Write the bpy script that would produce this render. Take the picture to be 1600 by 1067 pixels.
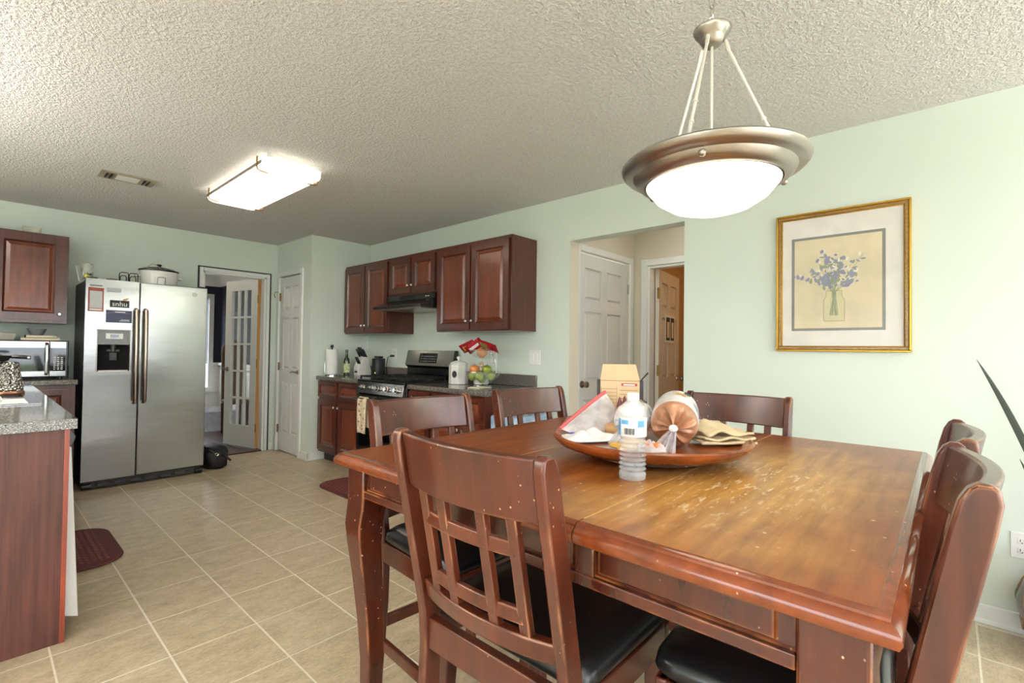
import bpy, bmesh, math, random
from mathutils import Vector, Matrix
random.seed(7)
for o in list(bpy.data.objects): bpy.data.objects.remove(o)
scene = bpy.context.scene
C = scene.collection
PI = math.pi
# ------------------------------------------------------------------ camera
F, YAW, PITCH, ROLL, HC = 757.054, .8363, .0172, .0129, 1.2215
W, FAR, CX, CY, H = 3.128, 6.0, 2.42, 5.121, 2.44      # right wall X, far wall Y, closet X, closet Y, ceiling
fw = Vector((math.sin(YAW)*math.cos(PITCH), math.cos(YAW)*math.cos(PITCH), math.sin(PITCH)))
rt = Vector((math.cos(YAW), -math.sin(YAW), 0)); up = rt.cross(fw)
r2 = rt*math.cos(ROLL)+up*math.sin(ROLL); u2 = -rt*math.sin(ROLL)+up*math.cos(ROLL)
cam = bpy.data.cameras.new('camera'); camo = bpy.data.objects.new('camera', cam); C.objects.link(camo)
cam.sensor_width = 36; cam.lens = F/1600*36; cam.clip_start = .02
m3 = Matrix((r2, u2, -fw)).transposed()
camo.matrix_world = Matrix.Translation((0, 0, HC)) @ m3.to_4x4()
scene.camera = camo
# ------------------------------------------------------------------ view + light
vs = scene.view_settings
vs.view_transform = 'Standard'; vs.look = 'None'; vs.gamma = 1; vs.use_curve_mapping = False
vs.exposure = 0.70
wd = bpy.data.worlds.new('sky'); scene.world = wd; wd.use_nodes = True
bg = wd.node_tree.nodes['Background']; bg.inputs[0].default_value = (.88, .94, 1, 1); bg.inputs[1].default_value = 5.0
def portal(name, loc, rot, sx, sy):
    l = bpy.data.lights.new(name, 'AREA'); l.shape = 'RECTANGLE'; l.size = sx; l.size_y = sy; l.cycles.is_portal = True
    o = bpy.data.objects.new(name, l); C.objects.link(o); o.location = loc; o.rotation_euler = rot
NY, LX = -2.4, -2.6                                      # wall behind the camera, wall on the left
portal('daylight_patio_door', (1.0, NY-.02, 1.05), (PI/2, 0, 0), 3.2, 2.06)
portal('daylight_left_window', (LX-.02, .2, 1.3), (0, -PI/2, 0), 1.8, 2.8)
# ------------------------------------------------------------------ materials
def s2l(c): return tuple(((v/255)/12.92 if v/255 <= .04045 else ((v/255+.055)/1.055)**2.4) for v in c)+(1,)
MATS = {}
def new_mat(name):
    m = bpy.data.materials.new(name); m.use_nodes = True; MATS[name] = m
    nt = m.node_tree; b = nt.nodes['Principled BSDF']
    return m, nt, b
def nd(nt, t, **k):
    n = nt.nodes.new(t)
    for a, v in k.items():
        if a in n.inputs.keys(): n.inputs[a].default_value = v
        else: setattr(n, a, v)
    return n
def ramp(nt, fac, stops):
    r = nt.nodes.new('ShaderNodeValToRGB'); e = r.color_ramp.elements
    while len(e) < len(stops): e.new(.5)
    for i, (p, c) in enumerate(stops): e[i].position = p; e[i].color = c
    nt.links.new(fac, r.inputs[0]); return r.outputs[0]
def coords(nt, scale=(1, 1, 1), kind='Object', rot=0):
    tc = nt.nodes.new('ShaderNodeTexCoord'); mp = nt.nodes.new('ShaderNodeMapping')
    mp.inputs['Scale'].default_value = scale; mp.inputs['Rotation'].default_value = (0, 0, rot); nt.links.new(tc.outputs[kind], mp.inputs[0]); return mp.outputs[0]
def bump(nt, b, h, strength=.3, dist=.005):
    n = nd(nt, 'ShaderNodeBump', Strength=strength, Distance=dist); nt.links.new(h, n.inputs['Height']); nt.links.new(n.outputs[0], b.inputs['Normal'])
def noise(nt, vec, scale, detail=4, rough=.5):
    n = nd(nt, 'ShaderNodeTexNoise', Scale=scale, Detail=detail, Roughness=rough); nt.links.new(vec, n.inputs['Vector']); return n.outputs[0]
def mix(nt, fac, a, b_, mode='MIX'):
    n = nt.nodes.new('ShaderNodeMix'); n.data_type = 'RGBA'; n.blend_type = mode
    if hasattr(fac, 'links'): nt.links.new(fac, n.inputs[0])
    else: n.inputs[0].default_value = fac
    for v, i in ((a, 6), (b_, 7)):
        if hasattr(v, 'links'): nt.links.new(v, n.inputs[i])
        else: n.inputs[i].default_value = v
    return n.outputs[2]
def plain(name, col, rough=.5, metal=0, vary=.06, nscale=12, bmp=0, bscale=60, coat=0, spec=.5, emit=None, alpha=1, trans=0):
    m, nt, b = new_mat(name); c = s2l(col)
    v = coords(nt); n = noise(nt, v, nscale)
    lo = tuple(x*(1-vary) for x in c[:3])+(1,); hi = tuple(min(1, x*(1+vary)) for x in c[:3])+(1,)
    nt.links.new(ramp(nt, n, [(.3, lo), (.7, hi)]), b.inputs['Base Color'])
    b.inputs['Roughness'].default_value = rough; b.inputs['Metallic'].default_value = metal
    b.inputs['Coat Weight'].default_value = coat; b.inputs['Specular IOR Level'].default_value = spec
    b.inputs['Transmission Weight'].default_value = trans
    if alpha < 1: b.inputs['Alpha'].default_value = alpha
    if emit: b.inputs['Emission Color'].default_value = s2l(emit[0]); b.inputs['Emission Strength'].default_value = emit[1]
    if bmp: bump(nt, b, noise(nt, v, bscale, 3), bmp, .003)
    return m
def wood(name, dark, light, grain=(30, 30, 2.2), rough=.3, coat=.3, chips=0, edge=None, spec=.5):
    m, nt, b = new_mat(name)
    g = noise(nt, coords(nt, grain), 1.6, 6, .6)
    big = noise(nt, coords(nt, (3, 3, 1.6)), 1.5, 2)
    c1 = ramp(nt, g, [(.3, s2l(dark)), (.72, s2l(light))])
    c = mix(nt, .35, c1, ramp(nt, big, [(.35, s2l(dark)), (.7, s2l(light))]))
    if chips:
        vn = nd(nt, 'ShaderNodeTexVoronoi', Scale=58.0); vn.inputs['Randomness'].default_value = 1
        nt.links.new(coords(nt, (1, 1, .8)), vn.inputs['Vector'])
        spot = ramp(nt, vn.outputs['Distance'], [(.07, (1, 1, 1, 1)), (.12, (0, 0, 0, 1))])
        gate = ramp(nt, noise(nt, coords(nt), 5.5, 3), [(.62-chips*.2, (0, 0, 0, 1)), (.7-chips*.2, (1, 1, 1, 1))])
        k = mix(nt, 1.0, spot, gate, 'MULTIPLY')
        c = mix(nt, k, c, s2l((214, 176, 140)))
    nt.links.new(c, b.inputs['Base Color'])
    if edge:                                            # worn, rubbed edges show bare wood
        ge = nt.nodes.new('ShaderNodeNewGeometry'); bv = nd(nt, 'ShaderNodeBevel', samples=4); bv.inputs['Radius'].default_value = .007
        dt = nd(nt, 'ShaderNodeVectorMath', operation='DOT_PRODUCT'); nt.links.new(bv.outputs[0], dt.inputs[0]); nt.links.new(ge.outputs['True Normal'], dt.inputs[1])
        eg = ramp(nt, dt.outputs['Value'], [(.86, (1, 1, 1, 1)), (.97, (0, 0, 0, 1))])
        wn = ramp(nt, noise(nt, coords(nt), 7, 4), [(.50, (0, 0, 0, 1)), (.66, (.85, .85, .85, 1))])
        nt.links.new(mix(nt, mix(nt, 1.0, eg, wn, 'MULTIPLY'), c, s2l(edge)), b.inputs['Base Color'])
    b.inputs['Roughness'].default_value = rough; b.inputs['Coat Weight'].default_value = coat; b.inputs['Coat Roughness'].default_value = .12
    b.inputs['Specular IOR Level'].default_value = spec
    bump(nt, b, g, .05, .002)
    return m
def glass(name, tint=(245, 250, 248), rough=.02, ior=1.45):
    m, nt, b = new_mat(name)
    b.inputs['Base Color'].default_value = s2l(tint); b.inputs['Roughness'].default_value = rough
    b.inputs['Transmission Weight'].default_value = 1; b.inputs['IOR'].default_value = ior
    n = noise(nt, coords(nt), 30); r = ramp(nt, n, [(0, (rough,)*3+(1,)), (1, (rough+.02,)*3+(1,))]); nt.links.new(r, b.inputs['Roughness'])
    return m
def film(name, tint, alpha=.3, rough=.15, bscale=25, spread=.16, bs=.5):     # clear plastic film or thin pane
    m, nt, b = new_mat(name)
    v = coords(nt); n = noise(nt, v, bscale, 4, .6)
    b.inputs['Base Color'].default_value = s2l(tint); b.inputs['Roughness'].default_value = rough
    lo, hi = max(0, alpha-spread), min(1, alpha+spread)
    nt.links.new(ramp(nt, n, [(.35, (lo,)*3+(1,)), (.65, (hi,)*3+(1,))]), b.inputs['Alpha'])
    if bs: bump(nt, b, n, bs, .01)
    return m
def granite(name, base, specks, rough=.12, sc=260):
    m, nt, b = new_mat(name); v = coords(nt)
    n1 = noise(nt, v, sc, 2, .7); n2 = noise(nt, v, sc*.45, 3, .7)
    c = ramp(nt, n1, [(.36, s2l(specks[0])), (.46, s2l(base)), (.56, s2l(base)), (.66, s2l(specks[1]))])
    c = mix(nt, ramp(nt, n2, [(.58, (0, 0, 0, 1)), (.68, (1, 1, 1, 1))]), c, s2l(specks[2]))
    nt.links.new(c, b.inputs['Base Color']); b.inputs['Roughness'].default_value = rough
    return m
def paint(name, col, bscale=160, bs=.08, rough=.75):
    return plain(name, col, rough, 0, .02, 1.5, bs, bscale, spec=.3)
M_wall = paint('mint_wall_paint', (220, 229, 219))
M_hall = paint('cream_hall_paint', (222, 214, 196))
M_tan = paint('tan_wall_paint', (196, 160, 118))
M_navy = paint('navy_wall_paint', (54, 56, 72))
M_white = plain('white_trim_paint', (236, 237, 234), .4, 0, .02, 4)
M_doorw = plain('white_door_paint', (226, 226, 224), .45, 0, .02, 3, .04, 90)
def ceil_mat():
    m, nt, b = new_mat('popcorn_ceiling'); v = coords(nt)
    n1 = noise(nt, v, 62, 3, .65); n2 = noise(nt, v, 150, 2, .6)
    h = mix(nt, .35, ramp(nt, n1, [(.38, (0, 0, 0, 1)), (.62, (1, 1, 1, 1))]), n2)
    nt.links.new(ramp(nt, n1, [(.3, s2l((214, 211, 205))), (.6, s2l((233, 231, 227)))]), b.inputs['Base Color'])
    b.inputs['Roughness'].default_value = .9; bump(nt, b, h, .75, .012); return m
M_ceil = ceil_mat()
def tile_mat():
    m, nt, b = new_mat('beige_floor_tile')
    oi = nt.nodes.new('ShaderNodeObjectInfo')
    add = nd(nt, 'ShaderNodeVectorMath', operation='ADD'); sc = nd(nt, 'ShaderNodeVectorMath', operation='SCALE'); sc.inputs['Scale'].default_value = 9
    cb = nt.nodes.new('ShaderNodeCombineXYZ')
    for i in range(3): nt.links.new(oi.outputs['Random'], cb.inputs[i])
    nt.links.new(cb.outputs[0], sc.inputs[0]); nt.links.new(sc.outputs[0], add.inputs[0]); nt.links.new(coords(nt, (1, 2.0, 1)), add.inputs[1])
    n1 = noise(nt, add.outputs[0], 9, 6, .65); n2 = noise(nt, add.outputs[0], 60, 3, .6)
    c = ramp(nt, n1, [(.25, s2l((152, 132, 102))), (.5, s2l((190, 170, 138))), (.75, s2l((216, 198, 168)))])
    c = mix(nt, .35, c, ramp(nt, n2, [(.35, s2l((156, 138, 110))), (.65, s2l((216, 202, 176)))]))
    nt.links.new(c, b.inputs['Base Color']); b.inputs['Roughness'].default_value = .28
    bump(nt, b, n2, .06, .003); return m
M_tile = tile_mat()
M_grout = plain('pale_grout', (232, 224, 206), .85, 0, .05, 40)
M_cherry = wood('dark_cherry_cabinet', (54, 19, 11), (102, 43, 24), (26, 26, 2.0), .3, .35)
M_cherryp = wood('cherry_cabinet_panel', (78, 30, 15), (134, 64, 36), (22, 22, 1.8), .3, .35)
M_penend = wood('brown_end_panel', (58, 27, 22), (112, 62, 50), (42, 42, 1.6), .45, .1)
M_chair = wood('worn_cherry_chair', (54, 21, 12), (104, 46, 25), (20, 20, 2.4), .28, .4, .45, (220, 150, 100))
M_tbl = wood('worn_cherry_table', (50, 17, 8), (94, 38, 18), (14, 14, 3), .24, .4, .9, (226, 140, 70))
def tabletop_mat():
    m, nt, b = new_mat('worn_varnished_tabletop')
    v = coords(nt); g = noise(nt, coords(nt, (3, 28, 10)), 1.3, 6, .6)
    base = ramp(nt, g, [(.3, s2l((98, 42, 14))), (.7, s2l((156, 82, 32)))])
    worn = ramp(nt, g, [(.3, s2l((158, 106, 42))), (.7, s2l((206, 156, 82)))])
    sep = nt.nodes.new('ShaderNodeSeparateXYZ'); nt.links.new(v, sep.inputs[0])
    def blob(cx, cy, rx, ry):
        a = nd(nt, 'ShaderNodeVectorMath', operation='SUBTRACT'); a.inputs[1].default_value = (cx, cy, 0); nt.links.new(v, a.inputs[0])
        q = nd(nt, 'ShaderNodeVectorMath', operation='MULTIPLY'); q.inputs[1].default_value = (1/rx, 1/ry, 0); nt.links.new(a.outputs[0], q.inputs[0])
        l = nd(nt, 'ShaderNodeVectorMath', operation='LENGTH'); nt.links.new(q.outputs[0], l.inputs[0])
        n = nd(nt, 'ShaderNodeMath', operation='MULTIPLY_ADD'); nt.links.new(noise(nt, v, 6, 4), n.inputs[0]); n.inputs[1].default_value = 1.1; nt.links.new(l.outputs['Value'], n.inputs[2])
        return ramp(nt, n.outputs[0], [(.35, (1, 1, 1, 1)), (1.0, (0, 0, 0, 1))]) if 0 else n.outputs[0]
    def gate(x, a, c_):
        mr = nd(nt, 'ShaderNodeMapRange'); mr.inputs['From Min'].default_value = a; mr.inputs['From Max'].default_value = c_; mr.inputs['To Min'].default_value = 1; mr.inputs['To Max'].default_value = 0
        nt.links.new(x, mr.inputs['Value']); return mr.outputs[0]
    k = gate(blob(-.15, -.34, .70, .34), .95, 1.55)
    c = mix(nt, k, base, worn)
    s1 = noise(nt, coords(nt, (14, 55, 1), rot=.75), 1.2, 5, .7); scr = ramp(nt, s1, [(.545, (0, 0, 0, 1)), (.63, (1, 1, 1, 1))])
    k2 = gate(blob(-.2, -.34, .54, .27), .85, 1.4)
    c = mix(nt, mix(nt, 1.0, scr, k2, 'MULTIPLY'), c, s2l((226, 204, 164)))
    vn = nd(nt, 'ShaderNodeTexVoronoi', Scale=26.0); nt.links.new(v, vn.inputs['Vector'])
    spot = ramp(nt, vn.outputs['Distance'], [(.06, (1, 1, 1, 1)), (.1, (0, 0, 0, 1))])
    gt = ramp(nt, noise(nt, v, 4, 3), [(.5, (0, 0, 0, 1)), (.6, (1, 1, 1, 1))])
    c = mix(nt, mix(nt, 1.0, spot, gt, 'MULTIPLY'), c, s2l((226, 204, 170)))
    nt.links.new(c, b.inputs['Base Color'])
    b.inputs['Roughness'].default_value = .30; b.inputs['Coat Weight'].default_value = .12; b.inputs['Coat Roughness'].default_value = .2
    return m
M_top = tabletop_mat()
M_rim = wood('glossy_red_table_edge', (90, 36, 13), (148, 72, 29), (14, 14, 14), .16, .5, .5)
M_vinyl = plain('black_vinyl', (20, 21, 22), .32, 0, .1, 8, .15, 26, coat=.2)
def steel_mat(name, col, rough=.26, stretch=(260, 260, 2)):
    m, nt, b = new_mat(name); v = coords(nt, stretch); n = noise(nt, v, 1.2, 3)
    c = s2l(col); nt.links.new(ramp(nt, n, [(.3, tuple(x*.93 for x in c[:3])+(1,)), (.7, c)]), b.inputs['Base Color'])
    b.inputs['Metallic'].default_value = 1; b.inputs['Roughness'].default_value = rough
    w = noise(nt, coords(nt, (1.2, 1.2, 3.5)), 1.4, 2); bump(nt, b, w, .10, .03); return m
M_steel = steel_mat('brushed_stainless_steel', (154, 153, 151), .2, (2, 2, 300))
M_nickel = steel_mat('brushed_nickel', (176, 168, 158), .32)
M_chrome = plain('polished_chrome', (220, 220, 220), .12, 1, .02)
M_darkside = plain('black_textured_steel', (40, 38, 38), .4, 0, .2, 30, .2, 200)
M_black = plain('black_enamel', (16, 16, 17), .22, 0, .1, 20, coat=.2)
M_blackm = plain('matte_black_iron', (20, 20, 21), .6, 0, .15, 60)
M_dglass = plain('black_oven_glass', (10, 10, 12), .06, 0, .05, 5, coat=.5)
M_gran = granite('grey_speckled_laminate', (98, 93, 88), ((40, 38, 38), (178, 168, 158), (138, 126, 114)), .14, 200)
M_gran2 = granite('pale_speckled_laminate', (124, 122, 118), ((40, 40, 42), (214, 210, 204), (160, 152, 144)), .1, 190)
M_brass = plain('antique_brass', (150, 120, 66), .35, 1, .1)
M_gold = wood('gilded_frame_wood', (104, 72, 26), (186, 142, 62), (60, 60, 60), .35, .2)
M_goldb = plain('bright_gilt', (196, 150, 50), .28, .7, .1)
M_mat = plain('maroon_rubber_mat', (92, 34, 34), .6, 0, .08, 30)
M_glass = glass('clear_glass'); M_bglass = glass('green_bottle_glass', (70, 92, 30))
M_pane = film('window_pane_glass', (232, 240, 240), .07, .02, 3, .03, 0)
M_paper = plain('white_paper', (238, 237, 233), .8, 0, .03)
M_pap2 = plain('cream_paper', (226, 215, 190), .8, 0, .05)
M_porc = plain('white_glazed_ceramic', (236, 234, 228), .18, 0, .02, coat=.3)
M_plw = plain('white_plastic', (238, 238, 236), .4, 0, .02)
M_dark = plain('dark_grey_print', (44, 44, 48), .5)
M_rod = plain('pale_satin_nickel', (232, 227, 216), .35, .35, .03)
M_lampg = plain('lit_frosted_glass', (255, 250, 240), .4, emit=((255, 244, 226), 2.6))
M_lampb = plain('lit_alabaster_bowl', (255, 250, 240), .4, emit=((255, 240, 214), 2.2))
# ------------------------------------------------------------------ mesh helpers
class MB:
    def __init__(s): s.v = []; s.f = []
    def add(s, vs, fs):
        n = len(s.v); s.v += [tuple(p) for p in vs]; s.f += [tuple(i+n for i in f) for f in fs]; return s
    def box(s, x0, x1, y0, y1, z0, z1):
        return s.add([(x, y, z) for z in (z0, z1) for y in (y0, y1) for x in (x0, x1)],
                     [(0, 2, 3, 1), (4, 5, 7, 6), (0, 1, 5, 4), (2, 6, 7, 3), (0, 4, 6, 2), (1, 3, 7, 5)])
    def fbox(s, fr, u0, u1, v0, v1, n0, n1, inset=0, iv=None):   # box in a frame; the n1 face shrunk by inset
        iv = inset if iv is None else iv
        P = [fr(u, v, n0) for v in (v0, v1) for u in (u0, u1)]+[fr(u, v, n1) for v in (v0+iv, v1-iv) for u in (u0+inset, u1-inset)]
        return s.add(P, [(0, 2, 3, 1), (4, 5, 7, 6), (0, 1, 5, 4), (2, 6, 7, 3), (0, 4, 6, 2), (1, 3, 7, 5)])
    def cyl(s, p0, p1, r0, r1=None, n=16, caps=True):
        r1 = r0 if r1 is None else r1
        p0, p1 = Vector(p0), Vector(p1); d = (p1-p0).normalized()
        a = d.orthogonal().normalized(); b = d.cross(a)
        vs = [p+(a*math.cos(t)+b*math.sin(t))*r for p, r in ((p0, r0), (p1, r1)) for t in [2*PI*i/n for i in range(n)]]
        fs = [(i, (i+1) % n, n+(i+1) % n, n+i) for i in range(n)]
        if caps: fs += [tuple(range(n))[::-1], tuple(range(n, 2*n))]
        return s.add(vs, fs)
    def lathe(s, prof, c=(0, 0, 0), n=24, sx=1, sy=1, rib=None):
        vs = []
        for r, z in prof:
            for i in range(n):
                t = 2*PI*i/n; k = r*(1+(rib(t, z) if rib else 0)); vs.append((c[0]+k*math.cos(t)*sx, c[1]+k*math.sin(t)*sy, c[2]+z))
        fs = [(j*n+i, j*n+(i+1) % n, (j+1)*n+(i+1) % n, (j+1)*n+i) for j in range(len(prof)-1) for i in range(n)]
        if prof[0][0] > 1e-5: fs.append(tuple(range(n))[::-1])
        if prof[-1][0] > 1e-5: fs.append(tuple((len(prof)-1)*n+i for i in range(n)))
        return s.add(vs, fs)
    def tube(s, pts, r, n=8, closed=False):
        pts = [Vector(p) for p in pts]; m = len(pts); rs = r if isinstance(r, (list, tuple)) else [r]*m
        vs = []; a = None
        for i, p in enumerate(pts):
            d = (pts[(i+1) % m]-pts[i-1]) if closed else (pts[min(i+1, m-1)]-pts[max(i-1, 0)])
            d.normalize()
            a = d.orthogonal().normalized() if a is None else (a-d*a.dot(d)).normalized()
            b = d.cross(a)
            vs += [p+(a*math.cos(2*PI*k/n)+b*math.sin(2*PI*k/n))*rs[i] for k in range(n)]
        fs = []
        for j in range(m if closed else m-1):
            q = (j+1) % m; fs += [(j*n+k, j*n+(k+1) % n, q*n+(k+1) % n, q*n+k) for k in range(n)]
        if not closed: fs += [tuple(range(n))[::-1], tuple((m-1)*n+k for k in range(n))]
        return s.add(vs, fs)
    def prism(s, poly, fn, t0, t1):                      # poly of (a,b); fn(a,b,t) -> point
        n = len(poly)
        return s.add([fn(a, b, t0) for a, b in poly]+[fn(a, b, t1) for a, b in poly],
                     [tuple(range(n))[::-1], tuple(range(n, 2*n))]+[(i, (i+1) % n, n+(i+1) % n, n+i) for i in range(n)])
    def sweep(s, secs, caps=True):                       # list of equal-length loops
        n = len(secs[0]); vs = [p for q in secs for p in q]
        fs = [(j*n+k, j*n+(k+1) % n, (j+1)*n+(k+1) % n, (j+1)*n+k) for j in range(len(secs)-1) for k in range(n)]
        if caps: fs += [tuple(range(n))[::-1], tuple((len(secs)-1)*n+k for k in range(n))]
        return s.add(vs, fs)
    def grid(s, fn, nu, nv):
        vs = [fn(i/nu, j/nv) for j in range(nv+1) for i in range(nu+1)]
        return s.add(vs, [(j*(nu+1)+i, j*(nu+1)+i+1, (j+1)*(nu+1)+i+1, (j+1)*(nu+1)+i) for j in range(nv) for i in range(nu)])
    def mesh(s, name, off=(0, 0, 0), smooth=35):
        me = bpy.data.meshes.new(name); ox, oy, oz = off
        me.from_pydata([(x-ox, y-oy, z-oz) for x, y, z in s.v], [], s.f)
        bm = bmesh.new(); bm.from_mesh(me); bmesh.ops.recalc_face_normals(bm, faces=bm.faces); bm.to_mesh(me); bm.free()
        if smooth:
            me.shade_smooth(); me.set_sharp_from_angle(angle=math.radians(smooth))
        return me
def wloc(o):
    v = Vector((0, 0, 0))
    while o: v += o.location; o = o.parent
    return v
def tag(o, label=None, cat=None, group=None, kind=None):
    for k, v in (('label', label), ('category', cat), ('group', group), ('kind', kind)):
        if v: o[k] = v
    return o
def put(name, mb, mat, parent=None, base=None, bevel=0, smooth=35, local=False, seg=2, **t):
    """one mesh object; coordinates are world unless local"""
    if parent is not None: off = (0, 0, 0) if local else wloc(parent)
    else:
        if base is None:
            xs, ys, zs = zip(*mb.v); base = ((min(xs)+max(xs))/2, (min(ys)+max(ys))/2, min(zs))
        off = base
    o = bpy.data.objects.new(name, mb.mesh(name, off, smooth)); C.objects.link(o)
    o.data.materials.append(mat)
    if parent is not None: o.parent = parent
    else: o.location = base
    if bevel:
        b = o.modifiers.new('bevel', 'BEVEL'); b.width = bevel; b.segments = seg; b.limit_method = 'ANGLE'; b.angle_limit = math.radians(40)
    return tag(o, **t)
def root(name, loc, label, cat, group=None, rz=0):
    o = bpy.data.objects.new(name, None); C.objects.link(o); o.location = loc; o.rotation_euler = (0, 0, rz); o.empty_display_size = .05
    return tag(o, label, cat, group)
def struct(name, mb, mat, label, parent=None, bevel=0, **k):
    o = put(name, mb, mat, parent, bevel=bevel, **k)
    if parent is None: o['kind'] = 'structure'; o['label'] = label
    return o
def copy_tree(o, parent=None):
    c = o.copy(); C.objects.link(c); c.parent = parent
    for ch in list(o.children): copy_tree(ch, c)
    return c
def frX(x, y0=0, s=-1, z0=0): return lambda u, v, n: (x+s*n, y0+u, z0+v)      # surface facing -X (s=-1): u along +Y
def frY(y, x0=0, s=-1, z0=0): return lambda u, v, n: (x0+u, y+s*n, z0+v)      # surface facing -Y: u along +X
def text_mesh(txt, size, fr, u, v, n, depth=.001, align='CENTER'):
    cu = bpy.data.curves.new('t', 'FONT'); cu.body = txt; cu.size = size; cu.extrude = depth; cu.align_x = align; cu.resolution_u = 2
    ob = bpy.data.objects.new('t', cu); C.objects.link(ob); bpy.context.view_layer.update()
    me = bpy.data.meshes.new_from_object(ob.evaluated_get(bpy.context.evaluated_depsgraph_get()))
    mb = MB(); mb.v = [tuple(fr(u+p.co.x, v+p.co.y, n+p.co.z)) for p in me.vertices]; mb.f = [tuple(p.vertices) for p in me.polygons]
    bpy.data.objects.remove(ob); bpy.data.curves.remove(cu); bpy.data.meshes.remove(me)
    return mb
def ellip(c, rx, ry, rz, n=14, m=8):
    mb = MB(); return mb.lathe([(math.sin(PI*i/m)*1.0, -math.cos(PI*i/m)) for i in range(m+1)], (0, 0, 0), n).xf(lambda p: (c[0]+p[0]*rx, c[1]+p[1]*ry, c[2]+p[2]*rz))
def _xf(s, fn): s.v = [tuple(fn(p)) for p in s.v]; return s
MB.xf = _xf
# ------------------------------------------------------------------ setting
fl = struct('floor', MB().box(LX-.1, 4.3, NY-.1, FAR+.06, -.12, -.0012), M_grout, 'beige ceramic tile floor with pale grout lines')
TX, TY = .3173, .3376
tm = MB().box(-TX/2+.0037, TX/2-.0037, -TY/2+.0037, TY/2-.0037, -.01, .0).mesh('floor_tile', smooth=0); tm.materials.append(M_tile)
for i in range(-1, 9):
    for j in range(-11, 10):
        x0, y0 = .5407+(i+.5)*TX, 2.9502+(j+.5)*TY
        if x0+TX/2 > W+.03 or y0 > FAR: continue
        if x0 > CX and y0 > CY+.1: continue
        t = bpy.data.objects.new('floor_tile', tm); C.objects.link(t); t.parent = fl
        t.location = Vector((x0, y0, random.uniform(-.0006, .0006)))-fl.location
# tiles behind the camera and in the hall strip: one joined part
mb = MB()
for i in range(-10, 12):
    for j in range(-16, 10):
        if -1 <= i < 9 and -11 <= j < 10:
            if not (i == 8 and False): 
                x0, y0 = .5407+(i+.5)*TX, 2.9502+(j+.5)*TY
                if not (x0+TX/2 > W+.03): continue
        x0, y0 = .5407+(i+.5)*TX, 2.9502+(j+.5)*TY
        if x0 > W-.2 and not (0 < y0 < 3): 
            if x0+TX/2 > W+.03: continue
        if y0 > FAR-.1 or y0-TY/2 < NY or x0-TX/2 < LX: continue
        mb.box(x0-TX/2+.003, x0+TX/2-.003, y0-TY/2+.003, y0+TY/2-.003, -.01, 0)
o = put('floor_tile_field', mb, M_tile, fl); o['kind'] = 'stuff'
struct('ceiling', MB().box(LX-.1, W+.12, NY-.1, FAR+.11, H, H+.1), M_ceil, 'white popcorn textured ceiling')
OY0, OY1, OZ = 1.30, 2.217, 2.087
struct('wall_right', MB().box(W, W+.115, NY, OY0, 0, H).box(W, W+.115, OY1, CY+.9, 0, H).box(W, W+.115, OY0, OY1, OZ, H), M_wall, 'pale mint wall with square opening to the hall')
DX0, DX1, DZ = 1.64, 2.292, 2.035
struct('wall_far', MB().box(LX, DX0, FAR, FAR+.11, 0, H).box(DX1, W, FAR, FAR+.11, 0, H).box(DX0, DX1, FAR, FAR+.11, DZ, H), M_wall, 'pale mint wall behind the refrigerator')
KY0, KY1, KZ = 5.355, 5.915, 2.045
struct('wall_closet', MB().box(CX, CX+.1, CY, KY0, 0, H).box(CX, CX+.1, KY1, FAR, 0, H).box(CX, CX+.1, KY0, KY1, KZ, H).box(CX+.1, W, CY, CY+.1, 0, H), M_wall, 'mint wall of the projecting pantry closet')
struct('wall_left', MB().box(LX-.1, LX, NY, -1.2, 0, H).box(LX-.1, LX, 1.6, FAR+.11, 0, H).box(LX-.1, LX, -1.2, 1.6, 0, .4).box(LX-.1, LX, -1.2, 1.6, 2.2, H), M_wall, 'mint wall with a wide window, left of the view')
struct('wall_near', MB().box(LX-.1, -.6, NY-.1, NY, 0, H).box(2.6, W+.115, NY-.1, NY, 0, H).box(-.6, 2.6, NY-.1, NY, 2.08, H), M_wall, 'mint wall with patio door behind the camera')
# patio door and left window (bring the daylight in)
w1 = struct('window_1', MB().box(-.6, 2.6, NY-.09, NY-.02, 2.02, 2.08).box(-.6, -.54, NY-.09, NY-.02, 0, 2.02).box(2.54, 2.6, NY-.09, NY-.02, 0, 2.02).box(.96, 1.04, NY-.09, NY-.02, 0, 2.02).box(-.54, 2.54, NY-.09, NY-.02, 0, .05), M_white, 'white framed sliding patio door')
for a, b in ((-.54, .96), (1.04, 2.54)): put('pane', MB().box(a, b, NY-.06, NY-.055, .05, 2.02), M_pane, w1)
w2 = struct('window_2', MB().box(LX-.09, LX-.02, -1.2, 1.6, 2.14, 2.2).box(LX-.09, LX-.02, -1.2, 1.6, .4, .46).box(LX-.09, LX-.02, -1.2, -1.14, .46, 2.14).box(LX-.09, LX-.02, 1.54, 1.6, .46, 2.14).box(LX-.09, LX-.02, .17, .23, .46, 2.14), M_white, 'white framed double window left of the view')
for a, b in ((-1.14, .17), (.23, 1.54)): put('pane', MB().box(LX-.06, LX-.055, a, b, .46, 2.14), M_pane, w2)
M_lawn = plain('green_lawn', (96, 126, 60), .9, 0, .3, 3)
struct('patio', MB().box(-9, 9, -11, NY-.12, -.3, -.12).box(-9, LX-.12, NY-.12, 12, -.3, -.12), plain('pale_concrete', (206, 202, 194), .9), 'pale concrete slab added outside the patio door to bounce daylight in')  # added unseen slab, throws daylight up to the ceiling
struct('lawn', MB().box(-30, 30, -40, NY-.12, -.4, -.3).box(-30, LX-.12, NY-.12, 20, -.4, -.3), M_lawn, 'green lawn outside the patio door')
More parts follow.
